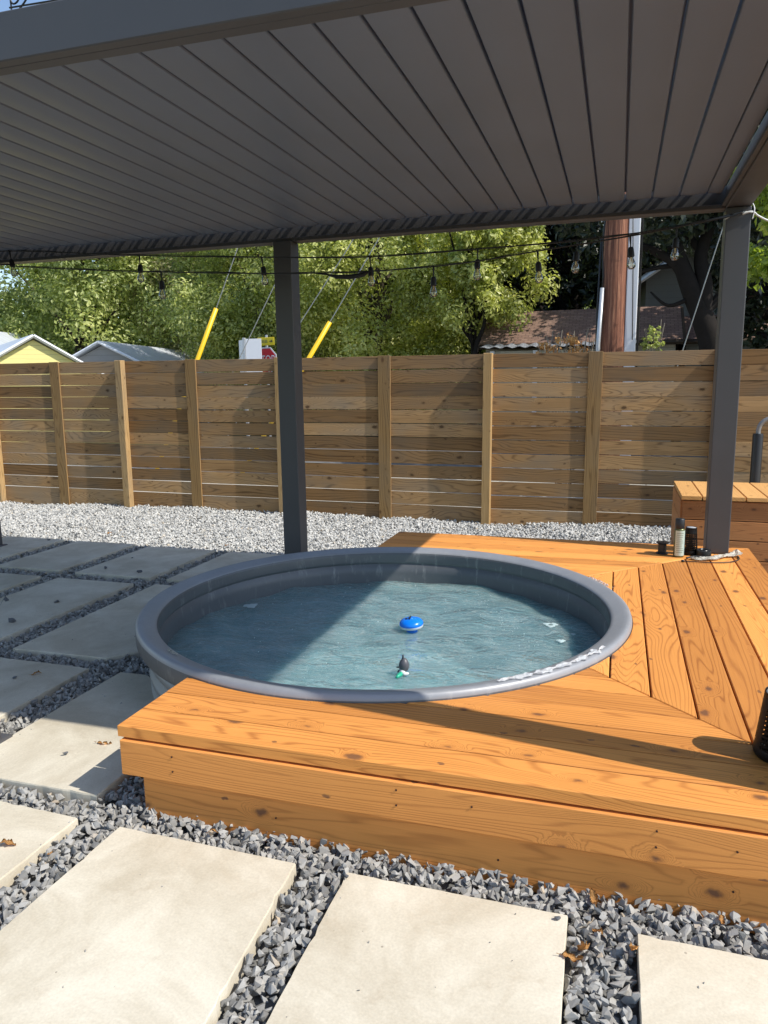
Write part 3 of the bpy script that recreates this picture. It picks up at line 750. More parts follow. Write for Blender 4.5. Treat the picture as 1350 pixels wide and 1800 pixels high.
def keep_out(px, py, grow=.004):
    k = np.ones(len(px), bool)
    for p in pav: k &= ~inpoly(px, py, p, grow)
    k &= ~((px > DX0+.10) & (px < DX1) & (py > DY0+.07) & (py < DY1-.03))
    k &= np.hypot(px-TC[0], py-TC[1]) > 1.25
    return k
# near, between the slabs
parts_ = []
for (dens, zlo, zhi, s0, s1) in ((1700, -.020, -.006, .016, .024), (1700, -.004, .012, .010, .023), (700, .010, .020, .008, .019)):
    px, py = scatter(-4.6, 1.5, .9, 3.4, dens); k = keep_out(px, py, .012); px, py = px[k], py[k]
    parts_.append((np.stack([px, py, rng.uniform(zlo, zhi, len(px))], -1), rng.uniform(s0, s1, len(px))))
    px, py = scatter(DX1+.0, 2.9, 2.0, 5.93, dens*.7); k = keep_out(px, py, .012); px, py = px[k], py[k]
    parts_.append((np.stack([px, py, rng.uniform(zlo, zhi, len(px))], -1), rng.uniform(s0, s1, len(px))))
    px, py = scatter(-7.0, -1.6, 3.4, 5.93, dens*.8); k = keep_out(px, py, .012); px, py = px[k], py[k]
    parts_.append((np.stack([px, py, rng.uniform(zlo, zhi, len(px))], -1), rng.uniform(s0, s1, len(px))))
pts = np.concatenate([a for a, b in parts_]); sz = np.concatenate([b for a, b in parts_])
struct(rocks('grey_gravel', pts, sz, MAT['gravel'], rng.uniform(0, 1, len(pts))**.8), kind='stuff')
# pale gravel towards the fence
def mound(x, y): return .012*np.sin(1.9*x+.4)+.010*np.sin(4.1*x+2*y)+.035*np.clip((y-7.2)/.7, 0, 1)*(.5+.5*np.sin(1.3*x+1.0))+.006*np.sin(9*x+5*y)
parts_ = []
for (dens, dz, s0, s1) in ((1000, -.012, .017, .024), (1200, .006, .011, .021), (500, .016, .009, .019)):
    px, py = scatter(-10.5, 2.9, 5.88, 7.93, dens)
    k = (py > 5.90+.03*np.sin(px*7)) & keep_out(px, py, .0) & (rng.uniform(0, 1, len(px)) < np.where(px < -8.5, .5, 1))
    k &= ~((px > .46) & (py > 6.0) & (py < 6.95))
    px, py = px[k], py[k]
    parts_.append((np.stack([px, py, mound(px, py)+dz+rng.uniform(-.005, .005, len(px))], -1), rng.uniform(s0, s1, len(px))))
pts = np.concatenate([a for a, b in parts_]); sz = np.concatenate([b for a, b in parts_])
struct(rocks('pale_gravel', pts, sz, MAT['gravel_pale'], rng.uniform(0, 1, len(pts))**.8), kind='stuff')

# loose pebbles on the slabs
def pebble(x, y, s, label, z=.03):
    pv, pf = protos[random.randrange(len(protos))]
    bm = new(); vs = [bm.verts.new(Vector(v)*s) for v in pv]
    for f in pf: bm.faces.new([vs[i] for i in f])
    bmesh.ops.bevel(bm, geom=bm.edges[:], offset=s*.12, segments=1, affect='EDGES')
    mz = min(v.co.z for v in bm.verts)
    o = bmobj('pebble', bm, MAT['pebble']); o.location = (x, y, z-mz-.001); o.rotation_euler = (0, 0, random.random()*6)
    tag(o, label, 'pebble', 'loose dark pebbles on the slabs')
for a in [(-3.998, 5.012, .020, 'dark pebble near the front of the far slab, left of its bigger twin'), (-3.636, 4.97, .026, 'larger dark pebble by the right front corner of the far two pebble slab'),
          (-3.921, 3.892, .030, 'upper left pebble of the three on the long slab left of the tub'), (-3.70, 4.103, .026, 'pebble furthest right of the three on the long slab left of the tub'),
          (-3.66, 3.658, .030, 'pebble nearest the camera of the three on the long slab left of the tub'), (-2.933, 2.909, .018, 'dark pebble beside a yellow leaf on the shaded slab at the left edge'),
          (-.733, 1.90, .011, 'tiny grey stone, left one of two on the far edge of a sunlit near slab'), (-.105, 1.905, .011, 'tiny grey stone, right one of two on the far edge of a sunlit near slab'),
          (-5.30, 5.85, .020, 'pebble on the far rim of the slab beside the far left post'), (-4.017, 5.40, .010, 'tiny dark speck of stone in the middle of the far two pebble slab'),
          (-2.10, 2.30, .012, 'small stone chip on the sunlit part of the slab at the deck corner')]:
    pebble(*a)
# crumbs of grit scattered on the slabs
gx, gy, gs = [], [], []
for p_ in pav[:9]:
    x0_, x1_ = min(q[0] for q in p_), max(q[0] for q in p_); y0_, y1_ = min(q[1] for q in p_), max(q[1] for q in p_)
    for _ in range(26):
        e = rng.uniform(0, 1)
        x_ = rng.uniform(x0_, x1_) if e < .4 else (x0_+abs(rng.normal(0, .03)) if e < .7 else x1_-abs(rng.normal(0, .03))); y_ = rng.uniform(y0_, y1_)
        if inpoly(np.array([x_]), np.array([y_]), p_, -.006)[0]: gx.append(x_); gy.append(y_); gs.append(rng.uniform(.0012, .0042))
gp_ = np.stack([np.array(gx), np.array(gy), .0305+np.array(gs)*.4], -1)
struct(rocks('grit', gp_, np.array(gs), MAT['gravel'], rng.uniform(0, 1, len(gs))), kind='stuff')
# dry leaves
def leaf(x, y, z, s, label, mat='dryleaf', rot=None):
    bm = new(); n = 7; A = []; B = []; C = []
    n = 11; a0 = random.random()*6; cu = random.uniform(.10, .34)
    for i in range(n+1):
        t = i/n; w_ = (math.sin(math.pi*min(1, t*.95+.03))**.7)*.23*s*(1+.28*math.sin(i*2.6+a0)); c = s*cu*math.sin(t*3.1+.2)*math.sin(t*2+a0)
        wv = s*.07*math.sin(i*1.4+a0)
        A.append(bm.verts.new((t*s-s/2, -w_, c+w_*.75+wv))); B.append(bm.verts.new((t*s-s/2, wv*.4, c))); C.append(bm.verts.new((t*s-s/2, w_*.85, c+w_*.45-wv)))
    for i in range(n):
        bm.faces.new((A[i], A[i+1], B[i+1], B[i])); bm.faces.new((B[i], B[i+1], C[i+1], C[i]))
    tube(bm, [(-s/2, 0, 0), (-s*.75, .01*s, .05*s)], s*.015, 4)
    bmesh.ops.solidify(bm, geom=bm.faces[:], thickness=.0008)
    o = bmobj('dry_leaf', bm, MAT[mat], None, True); o.location = (x, y, z); o.rotation_euler = rot or (random.uniform(-.4, .4), random.uniform(-.3, .3), random.random()*6)
    tag(o, label, 'leaf', 'fallen dry leaves')
leaf(-.015, 2.03, .030, .055, 'flat orange dry leaf on the gravel close under the deck front')
leaf(.0, 1.885, .030, .04, 'small yellow brown leaf on the gravel between two sunlit slabs')
leaf(-.035, 1.81, .036, .065, 'upright curled orange leaf in the gravel strip, right of the sunlit slab', rot=(.3, .9, 1.9))
leaf(-.06, 1.775, .032, .055, 'orange leaf lying against the upright curled one in the gravel strip', rot=(.2, .1, .2))
leaf(.085, 1.84, .036, .05, 'brown leaf wedged against the left edge of the lower right slab', rot=(.5, .8, 1.4))
leaf(-1.246, 2.0, .028, .035, 'small tan leaf on the gravel left of the middle under the deck front')
leaf(-1.70, 1.755, .028, .022, 'tiny pale leaf on the gravel strip left of the big near slab')
leaf(-1.86, 1.745, .034, .06, 'reddish brown leaf lying on the slab at the lower left edge', rot=(0, 0, .2))
leaf(-2.01, 2.43, .034, .06, 'pale yellow leaf at the front left corner of the deck', rot=(0, .1, .3))
leaf(-2.86, 2.98, .034, .05, 'yellowish leaf on the shaded slab at the left edge', rot=(0, 0, .8))
leaf(.33, 2.035, .028, .04, 'brown leaf in the gravel under the deck front at the right')
leaf(-4.9, 6.25, .04, .06, 'brown leaf on the pale gravel at the left')
leaf(-3.45, 6.05, .04, .05, 'brown leaf on the pale gravel behind the far slabs')

# ------------------------------------------------------------------ things in the water
fl = thing('chlorine_floater', 'round blue floating chlorine dispenser with white collar in the tub', 'pool floater', (-1.071, 3.903, WZ), (R(4), R(-3), 0))
bm = new(); lathe(bm, [(.062, .028), (.068, .036), (.067, .046), (.058, .058), (.04, .066), (.018, .070), (.0, .071)], n=40)
lathe(bm, [(.0, .074), (.012, .073), (.014, .066)], n=16); bmobj('cap', bm, MAT['blue'], fl, True)
bm = new(); box(bm, (-.008, -.02, .066), (.0, .012, .082), .002); box(bm, (-.03, -.016, .062), (-.018, -.006, .074), .002)
bmobj('latch', bm, MAT['rubber'], fl)
bm = new(); lathe(bm, [(.0675, .034), (.0665, .022), (.05, .014), (.032, .010), (.030, .0), (.030, -.02)], n=40); bmobj('collar', bm, MAT['whiteplastic'], fl, True)
bm = new(); lathe(bm, [(.0315, .008), (.0315, -.06), (.0, -.06)], n=30); bmobj('basket', bm, MAT['blue'], fl, True)
toy = thing('dolphin_toy', 'small grey dolphin shaped floating thermometer, tail and back fin above the water', 'pool toy', (-.943, 3.276, WZ), (0, 0, R(-20)))
bm = new(); tube(bm, [(0, .0, .010), (0, .004, .018), (0, .006, .036), (0, .006, .056), (0, .004, .068), (0, 0, .074)], [.012, .022, .0265, .022, .013, .003], 18); 
ob = bmobj('body', bm, MAT['toygrey'], toy, True)
def fin(pts, th, name, mat, par):
    bm = new(); a = [bm.verts.new((p[0], p[1]-th/2, p[2])) for p in pts]; b = [bm.verts.new((p[0], p[1]+th/2, p[2])) for p in pts]
    bm.faces.new(a[::-1]); bm.faces.new(b)
    for i in range(len(pts)): j = (i+1) % len(pts); bm.faces.new((a[i], a[j], b[j], b[i]))
    bmesh.ops.recalc_face_normals(bm, faces=bm.faces); bmesh.ops.bevel(bm, geom=bm.edges[:], offset=th*.2, segments=1, affect='EDGES')
    return bmobj(name, bm, mat, par)
fin([(-.008, 0, .066), (.002, 0, .066), (.004, 0, .082), (.001, 0, .094), (-.004, 0, .092)], .006, 'back_fin', MAT['toygrey'], toy)
fin([(-.02, 0, .020), (-.022, 0, .030), (-.044, 0, .022), (-.04, 0, .018)], .006, 'flipper', MAT['toygrey'], toy)
fin([(-.012, -.012, .018), (-.018, -.014, .018), (-.026, -.016, .002), (-.018, -.014, .004)], .006, 'flipper', MAT['toygrey'], toy)
bm = new(); tube(bm, [(0, -.004, .012), (.004, -.012, .006), (.022, -.016, .004), (.036, -.004, .008)], [.016, .014, .010, .004], 12); bmobj('belly', bm, MAT['toywhite'], toy, True)
bm = new(); tube(bm, [(.002, -.012, .006), (.004, -.03, .003), (.006, -.05, .003), (.008, -.068, .001)], [.010, .011, .010, .006], 10); bmobj('thermometer_tube', bm, MAT['toygreen'], toy, True)
def foam(x, y, s, label, hole=False):
    bm = new(); n = 40
    ro = [s*(1+.22*math.sin(3*a+x)+.12*math.sin(7*a)) for a in [2*math.pi*k/n for k in range(n)]]
    ri = s*.38 if hole else .0005
    V1 = [bm.verts.new((ro[k]*math.cos(2*math.pi*k/n), ro[k]*math.sin(2*math.pi*k/n), .0)) for k in range(n)]
    V2 = [bm.verts.new((.72*ro[k]*math.cos(2*math.pi*k/n), .72*ro[k]*math.sin(2*math.pi*k/n), .0028+.0012*random.random())) for k in range(n)]
    V3 = [bm.verts.new((ri*math.cos(2*math.pi*k/n), ri*math.sin(2*math.pi*k/n), .001)) for k in range(n)]
    for A, B in ((V1, V2), (V2, V3)):
        for k in range(n): j = (k+1) % n; bm.faces.new((A[k], A[j], B[j], B[k]))
    o = bmobj('foam_patch', bm, MAT['foam'], None, True); o.location = (x, y, WZ+.006); tag(o, label, 'foam', 'foam patches on the water')
foam(-2.172, 4.071, .042, 'round patch of white foam on the water near the left inner wall')
foam(-.322, 4.177, .036, 'ring of white foam on the dark water near the right inner wall', True)
foam(-.246, 3.918, .022, 'foam patch nearest the right rim, below the foam ring')
foam(-.189, 4.044, .013, 'tiny foam dot between the foam ring and the right rim')
# bubbles scattered over the surface
bp = []
for i in range(120):
    a = random.uniform(0, 6.28); r_ = 1.12*math.sqrt(random.random()); bp.append((r_*math.cos(a)+TC[0], r_*math.sin(a)+TC[1]))
for i in range(40):
    t = random.random(); bp.append((-.78+.42*t+random.gauss(0, .03), 4.55-.75*t+random.gauss(0, .04)))
bm = new()
for (x, y) in bp:
    if math.hypot(x-TC[0], y-TC[1]) > 1.11: continue
    s = random.uniform(.0015, .0036); bmesh.ops.create_icosphere(bm, subdivisions=1, radius=s, matrix=Matrix.Translation((x, y, WZ+.005)))
struct(bmobj('water_bubbles', bm, MAT['foam'], None, True), kind='stuff')

# crumpled clear tape stuck on the rim
def crumple(name, path, wid, label, cat, mat, amp=.006, zbase=0, seg=60, side=Vector((0,0,1)), seed=3):
    r = random.Random(seed); sp = smoothpts(path, seg//max(1, len(path)-1)); bm = new(); rows = []
    ph = [r.uniform(0, 6.28) for _ in range(8)]
    for i, p in enumerate(sp):
        t = (sp[min(i+1, len(sp)-1)]-sp[max(i-1, 0)]).normalized(); s_ = t.cross(Vector((0, 0, 1))).normalized()
        w_ = wid*(max(.06, .50+.42*math.sin(i*.62+ph[0])+.30*math.sin(i*1.31+ph[1])) if name == 'clear_tape' else .8+.18*math.sin(i*.21+ph[0])+.07*math.sin(i*.7+ph[1]))*min(1, .4+4*min(i, len(sp)-1-i)/len(sp))
        row = []
        for k in range(9):
            q = k/8-.5
            h = amp*(.9+.6*math.sin(i*.38+k*.8+ph[2])+.4*math.sin(i*.9-k*.9+ph[3])+.3*math.sin(i*.2+k*1.9+ph[4]))*(1-1.6*abs(q)**1.5)+r.uniform(0, amp*.45)
            row.append(bm.verts.new(p+s_*q*w_+t*math.sin(k*1.7+i)*.003+Vector((0, 0, max(.0006, h)+zbase))))
        rows.append(row)
    for a, b in zip(rows, rows[1:]):
        for k in range(8): bm.faces.new((a[k], a[k+1], b[k+1], b[k]))
    bmesh.ops.solidify(bm, geom=bm.faces[:], thickness=.0007)
    return tag(bmobj(name, bm, mat), label, cat)
arc = [(TC[0]+1.262*math.cos(R(a)), TC[1]+1.262*math.sin(R(a)), .363) for a in (-52, -47, -42, -37, -32, -27, -23)]
crumple('clear_tape', arc, .046, 'crumpled clear tape peeling off the sunlit right rim of the tub', 'tape', MAT['tape'], .006)
arc = [(TC[0]+1.32*math.cos(R(a)), TC[1]+1.32*math.sin(R(a)), .334) for a in (28, 31, 34, 37)]
crumple('clear_tape', arc, .03, 'small scrap of clear tape on the deck behind the right rim of the tub', 'tape', MAT['tape'], .008, seed=5)
arc = [(TC[0]+1.22*math.cos(R(a)), TC[1]+1.22*math.sin(R(a)), .353) for a in (-124.5, -123, -121.5, -120)]
crumple('clear_tape', arc, .02, 'tiny white scrap of tape on the shaded front left rim of the tub', 'tape', MAT['plasticbag'], .004, seed=6)

# ------------------------------------------------------------------ things on the deck
def lantern(loc, R0, R1, H, label, rows, slots, kind, rot=0):
    t = thing('lantern', label, 'lantern', loc, (0, 0, rot), None)
    bm = new(); th = .0025
    # pierced wall built cell by cell
    n = slots*4; zz = [H*.16+(H*.78-H*.16)*i/(rows*3) for i in range(rows*3+1)]
    def rad(z): return R0+(R1-R0)*(z/H) if z > H*.1 else R0-(R0*.12)*(1-z/(H*.1))**2
    lev = [0, H*.02, H*.05, H*.1]+zz+[H*.84, H*.92, H]
    V = [[bm.verts.new((rad(z)*math.cos(2*math.pi*k/n), rad(z)*math.sin(2*math.pi*k/n), z)) for k in range(n)] for z in lev]
    for i in range(len(lev)-1):
        for k in range(n):
            inz = 4 <= i < 4+rows*3
            if inz:
                r_ = (i-4)//3; sub = (i-4) % 3
                if kind == 'slot':
                    if sub == 1 and (k % (n//8)) not in (0,): continue
                else:
                    ph = (k+2*(r_ % 2)) % 4
                    if sub == 1 and ph in (0, 1, 2) and (k % (n//4)) > 5: continue
            bm.faces.new((V[i][k], V[i][(k+1) % n], V[i+1][(k+1) % n], V[i+1][k]))
    bmesh.ops.solidify(bm, geom=bm.faces[:], thickness=th)
    bmobj('pierced_shell', bm, MAT['blackmetal'], t, True)
    bm = new(); lathe(bm, [(R1-.003, H-.006), (R1*.9, H-.002), (R1*.4, H+.002), (0, H+.002)], n=32); bmobj('lid', bm, MAT['galv'], t, True)
    bm = new(); lathe(bm, [(0, .004), (R0*.86, .004), (R0*.9, .012)], n=32); bmobj('base', bm, MAT['blackmetal'], t)
    return t
lantern((.532, 2.455, DZ), .082, .058, .215, 'black pierced metal lantern with pale lid, cut off by the right edge of the picture', 9, 18, 'diamond')
lantern((.505, 5.36, DZ), .050, .036, .19, 'small black slotted lantern with pale lid between the spray can and the post', 9, 10, 'slot')
can = thing('spray_can', 'black capped spray can with pale green label on the deck by the right post', 'spray can', (.425, 5.27, DZ))
bm = new(); lathe(bm, [(0, .0), (.032, 0), (.0335, .006), (.0335, .185), (.031, .193), (.026, .196)], n=36); bmobj('can_body', bm, MAT['cangreen'], can, True)
bm = new(); lathe(bm, [(.0295, .196), (.0305, .20), (.030, .258), (.027, .262), (0, .262)], n=36); o = bmobj('cap', bm, MAT['black'], can, True); o.data.set_sharp_from_angle(angle=R(40))
bm = new()
A = []; B = []
for k in range(25):
    a = R(-140+k*6.2); A.append(bm.verts.new((.0342*math.cos(a), .0342*math.sin(a), .012))); B.append(bm.verts.new((.0342*math.cos(a), .0342*math.sin(a), .183)))
for k in range(24): bm.faces.new((A[k], A[k+1], B[k+1], B[k]))
bmobj('label', bm, MAT['canlabel'], can, True)
bm = new()
for i in range(11):
    z = .165-i*.013; a0 = -128+random.uniform(0, 6); a1 = a0+random.uniform(60, 95); A = []; B = []
    for k in range(11):
        a = R(a0+(a1-a0)*k/10); A.append(bm.verts.new((.0346*math.cos(a), .0346*math.sin(a), z))); B.append(bm.verts.new((.0346*math.cos(a), .0346*math.sin(a), z+.0022)))
    for k in range(10): bm.faces.new((A[k], A[k+1], B[k+1], B[k]))
bmobj('print_lines', bm, MAT['cangreen'], can)
sp_ = thing('wire_spool', 'small black plastic spool standing on the deck left of the spray can', 'spool', (.325, 5.34, DZ))
for pf_ in ([(0, .0), (.040, .0), (.042, .004), (.040, .008), (.022, .010)], [(.022, .070), (.040, .074), (.042, .078), (.040, .082), (.012, .082), (.010, .076), (0, .076)]):
    bm = new(); lathe(bm, pf_, n=30); o = bmobj('flange', bm, MAT['black'], sp_, True); o.data.set_sharp_from_angle(angle=R(40))
bm = new(); pr = [(.022, .009)]
for i in range(14): pr += [(.028, .012+i*.0042), (.0255, .014+i*.0042)]
pr += [(.022, .071)]; lathe(bm, pr, n=30); bmobj('wound_wire', bm, MAT['wire'], sp_, True)
tp = thing('tape_roll', 'roll of black tape lying against the foot of the right pergola post', 'tape', (.588, 5.315, DZ), (R(5), 0, 0))
bm = new(); lathe(bm, [(.026, .002), (.046, .002), (.047, .006), (.047, .042), (.046, .046), (.026, .046), (.026, .002)], n=40); o = bmobj('tape_coil', bm, MAT['rubber'], tp, True); o.data.set_sharp_from_angle(angle=R(40))
bm = new(); lathe(bm, [(.0255, .004), (.0235, .004), (.0235, .05), (.0255, .05), (.0255, .004)], n=32); bmobj('core', bm, MAT['black'], tp, True)
crumple('plastic_bag', [(.50, 5.21, .334), (.545, 5.19, .336), (.60, 5.205, .338), (.66, 5.25, .34), (.72, 5.31, .342), (.79, 5.36, .345), (.80, 5.40, .36)], .085, 'crumpled white plastic bag lying at the foot of the right pergola post', 'plastic bag', MAT['plasticbag'], .0085, seed=9)
bm = new(); tube(bm, smoothpts([(.44, 5.27-.16, .337), (.50, 5.11, .338), (.60, 5.105, .338), (.70, 5.135, .338), (.765, 5.19, .338), (.80, 5.26, .338), (.80, 5.31, .338)]), .0035, 6)
tube(bm, [(.432, 5.112, .338), (.45, 5.11, .338)], .008, 8); tube(bm, [(.80, 5.30, .338), (.80, 5.325, .338)], .007, 8)
tag(bmobj('patch_cable', bm, MAT['wire'], None, True), 'thin dark cable with two ends, curved on the deck in front of the plastic bag', 'cable')
bm = new(); tube(bm, smoothpts([(.47, 5.2, .339), (.52, 5.23, .345), (.56, 5.24, .343), (.59, 5.26, .34)]), [.006]*19, 6)
tag(bmobj('black_strap', bm, MAT['rubber'], None, True), 'short black strap tucked between the tape roll and the plastic bag', 'strap')

# ------------------------------------------------------------------ storage box and black spout behind the deck
sb = thing('storage_box', 'cedar storage bench with a slatted lid between the deck and the fence at the right', 'storage bench', (.48, 6.0, 0))
bm = new()
for k in range(14):
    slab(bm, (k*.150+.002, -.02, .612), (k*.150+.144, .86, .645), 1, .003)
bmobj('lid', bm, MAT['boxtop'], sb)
bm = new()
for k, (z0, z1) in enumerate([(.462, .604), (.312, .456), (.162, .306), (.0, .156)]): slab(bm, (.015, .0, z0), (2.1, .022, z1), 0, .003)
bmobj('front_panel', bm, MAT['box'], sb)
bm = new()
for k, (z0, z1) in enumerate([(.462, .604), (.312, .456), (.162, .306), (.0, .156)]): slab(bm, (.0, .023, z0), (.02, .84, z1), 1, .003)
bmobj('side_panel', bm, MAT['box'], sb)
bm = new(); box(bm, (.04, .03, .01), (2.08, .82, .6)); bmobj('liner', bm, MAT['black'], sb)
spt = thing('tub_spout', 'slim black cylinder with a curved pipe standing behind the storage bench at the right edge', 'spout', (1.135, 6.95, 0))
bm = new(); lathe(bm, [(0, .0), (.042, 0), (.042, 1.04), (.038, 1.052), (0, 1.052)], n=28); o = bmobj('cylinder', bm, MAT['black'], spt, True); o.data.set_sharp_from_angle(angle=R(40))
bm = new(); tube(bm, smoothpts([(0, 0, 1.04), (0, 0, 1.08), (.015, 0, 1.13), (.06, 0, 1.17), (.13, 0, 1.185), (.24, 0, 1.18)]), .019, 12); bmobj('pipe', bm, MAT['tankwall'], spt, True)

# ------------------------------------------------------------------ street: pole, guys, signs
up_ = thing('utility_pole', 'reddish brown wooden utility pole rising behind the fence', 'utility pole', (-.115, 11.0, 0))
bm = new(); n = 40; rings = []
for z in (-.05, 1, 2, 3, 4, 6, 8, 11):
    r_ = .170-.004*z; rings.append([bm.verts.new((r_*math.cos(2*math.pi*k/n), r_*math.sin(2*math.pi*k/n), z)) for k in range(n)])
for a, b in zip(rings, rings[1:]):
    for k in range(n): bm.faces.new((a[k], a[(k+1) % n], b[(k+1) % n], b[k]))
bm.faces.new(rings[-1]); bmobj('shaft', bm, MAT['pole'], up_, True)
bm = new(); tube(bm, [(-.20, -.13, 0), (-.185, -.13, 2.0), (-.155, -.12, 2.75)], .03, 10); o = bmobj('conduit', bm, MAT['galv'], up_, True)
bm = new(); tube(bm, [(-.155, -.12, 2.7), (-.15, -.115, 2.9), (-.175, -.1, 3.3), (-.12, -.12, 4.0), (-.1, -.13, 9)], .012, 6); tube(bm, [(-.21, -.10, 0), (-.215, -.1, 2.4), (-.19, -.1, 3.4)], .012, 6); bmobj('cable_run', bm, MAT['wire'], up_, True)
bm = new(); box(bm, (-.9, -.06, 9.4), (.9, .06, 9.55), .01); bmobj('crossarm', bm, MAT['pole'], up_)
gp = thing('steel_post', 'pale galvanised square steel post just right of the wooden utility pole', 'post', (.115, 11.0, 0))
bm = new(); box(bm, (-.075, -.06, -.05), (.075, .06, 8.5), .012, seg=2); bmobj('shaft', bm, MAT['white_metal'], gp)
bm = new(); tube(bm, [(.03, -.075, 2.05), (.0, -.08, 3.0), (-.05, -.08, 4.2)], .006, 6); tube(bm, [(.10, -.03, 1.5), (.092, -.03, 8)], .014, 6); bmobj('side_cable', bm, MAT['wire'], gp, True)
def guy(base, gtop, top, label):
    t = thing('guy_wire', label, 'guy wire', base, (0, 0, 0), 'guy wires behind the fence')
    B = Vector(base); bm = new(); tube(bm, [Vector(p)-B for p in (base, gtop, top)], .008, 6); bmobj('cable', bm, MAT['steelwire'], t)
    if gtop != top and 'guard tube' in label:
        bm = new(); tube(bm, [(0, 0, 0), Vector(gtop)-B], .036, 12); bmobj('guard', bm, MAT['yellow'], t, True)
guy((-7.60, 11, 0), (-6.248, 11, 2.738), (-3.75, 11, 7.95), 'guy wire with the taller yellow guard tube, left of the white sign backs')
guy((-5.97, 11, 0), (-4.291, 11, 2.454), (-.50, 11, 7.95), 'guy wire with yellow guard tube just right of the near pergola post')
guy((-7.10, 11.1, 0), (-5.226, 11.1, 3.101), (-2.35, 11.1, 7.95), 'bare guy wire crossing in front of the white sign backs')
guy((-6.6, 11.3, 0.3), (-4.077, 11.3, 3.578), (-1.05, 11.3, 7.9), 'bare slack guy wire running between the two yellow guards')
guy((.55, 12.5, .6), (1.08, 12.5, 2.6), (1.60, 12.5, 4.6), 'bare guy wire slanting in front of the dark oak at the right')
ow = thing('overhead_cable', 'bundle of overhead cables high over the street', 'cable', (-20, 11.05, 8.0), (0, 0, 0))
bm = new()
for (dy, dz, sg) in ((0, 0, .0), (.3, .5, .3), (.1, .9, .35), (-.4, 1.4, .3)):
    tube(bm, bez((0, dy, dz-.05), (19.9, dy*.3, dz), sg), .014, 5)
    tube(bm, bez((19.9, dy*.3, dz), (45, dy, dz), sg), .014, 5)
bmobj('cable', bm, MAT['wire'], ow)
bm = new(); tube(bm, [(12.0, -2.05, -1.46), (13.5, -2.05, -1.5)], .012, 5); tube(bm, [(12.03, -2.05, -1.5), (12.02, -2.05, -1.0)], .012, 6); tube(bm, smoothpts([(12.0, -2.05, -1.3), (12.06, -2.05, -1.42), (12.16, -2.05, -1.38), (12.2, -2.05, -1.2)]), .012, 6); tube(bm, smoothpts([(12.16, -2.05, -1.5), (12.3, -2.05, -1.38), (12.38, -2.05, -1.2)]), .012, 6)
bmobj('cable_hook', bm, MAT['wire'], ow)
# sign backs and stop sign
sg = thing('sign_backs', 'two white sign backs set at an angle on one perforated steel post', 'street sign', (-8.40, 16.0, 0))
bm = new(); box(bm, (-.03, -.03, 0), (.03, .03, 2.60), .003)
bmobj('post', bm, MAT['galv'], sg)
bm = new(); box(bm, (.035, -.02, 1.6), (.42, -.005, 2.575), .002, rot=Matrix.Rotation(R(8), 3, 'Z'), origin=(0, 0, 2)); bmobj('panel', bm, MAT['white_metal'], sg)
bm = new(); box(bm, (-.28, -.02, 1.6), (-.035, -.005, 2.555), .002, rot=Matrix.Rotation(R(-40), 3, 'Z'), origin=(0, 0, 2)); bmobj('panel', bm, MAT['white_metal'], sg)
ss = thing('stop_sign', 'red octagonal stop sign with a yellow arrow plate above it, seen over the fence', 'stop sign', (-8.04, 16.4, 0), (0, 0, R(-14)))
bm = new(); box(bm, (-.025, .012, 0), (.025, .05, 2.68), .002); bmobj('post', bm, MAT['galv'], ss)
def octo(bm, r, y0, y1, cz):
    a = [bm.verts.new((r*math.cos(R(22.5+45*k)), y0, cz+r*math.sin(R(22.5+45*k)))) for k in range(8)]
    b = [bm.verts.new((r*math.cos(R(22.5+45*k)), y1, cz+r*math.sin(R(22.5+45*k)))) for k in range(8)]
    bm.faces.new(a); bm.faces.new(b[::-1])
    for k in range(8): bm.faces.new((a[k], b[k], b[(k+1) % 8], a[(k+1) % 8]))
SCZ = 2.09; 
bm = new(); octo(bm, .33, .0, .010, SCZ); bmesh.ops.recalc_face_normals(bm, faces=bm.faces); pl = bmobj('octagon_plate', bm, MAT['white_metal'], ss)
bm = new(); octo(bm, .298, -.003, .001, SCZ); bmesh.ops.recalc_face_normals(bm, faces=bm.faces); bmobj('red_face', bm, MAT['sign_red'], pl)
def text(body, size, name, mat, parent, loc, rot, ext=.002, xs=1.0):
    cu = bpy.data.curves.new(name, 'FONT'); cu.body = body; cu.size = size; cu.extrude = ext; cu.align_x = 'CENTER'; cu.align_y = 'CENTER'
    o = bpy.data.objects.new(name, cu); COL.objects.link(o); dg = bpy.context.evaluated_depsgraph_get(); dg.update()
    me = bpy.data.meshes.new_from_object(o.evaluated_get(dg)); bpy.data.objects.remove(o)
    o = link(name, me, mat, parent); o.location = loc; o.rotation_euler = rot; o.scale = (xs, 1, 1); return o
text('STOP', .30, 'lettering', MAT['white_metal'], pl, (0, -.006, SCZ), (R(90), 0, 0), .002, .72)
bm = new(); box(bm, (-.26, -.004, 2.435), (.26, .008, 2.62), .006); yp = bmobj('arrow_plate', bm, MAT['sign_yellow'], ss)
bm = new(); box(bm, (.12, -.008, 2.517), (.17, -.005, 2.538))
vs = [bm.verts.new((px_, -.0075, pz_)) for px_, pz_ in ((.165, 2.49), (.215, 2.5275), (.165, 2.565))]; bm.faces.new(vs)
bmobj('arrow', bm, MAT['black'], yp)
bm = new()
for i in range(6): box(bm, (-.20+i*.045, -.006, 2.495), (-.175+i*.045, -.005, 2.565))
bmobj('faded_letters', bm, MAT['cangreen'], yp)

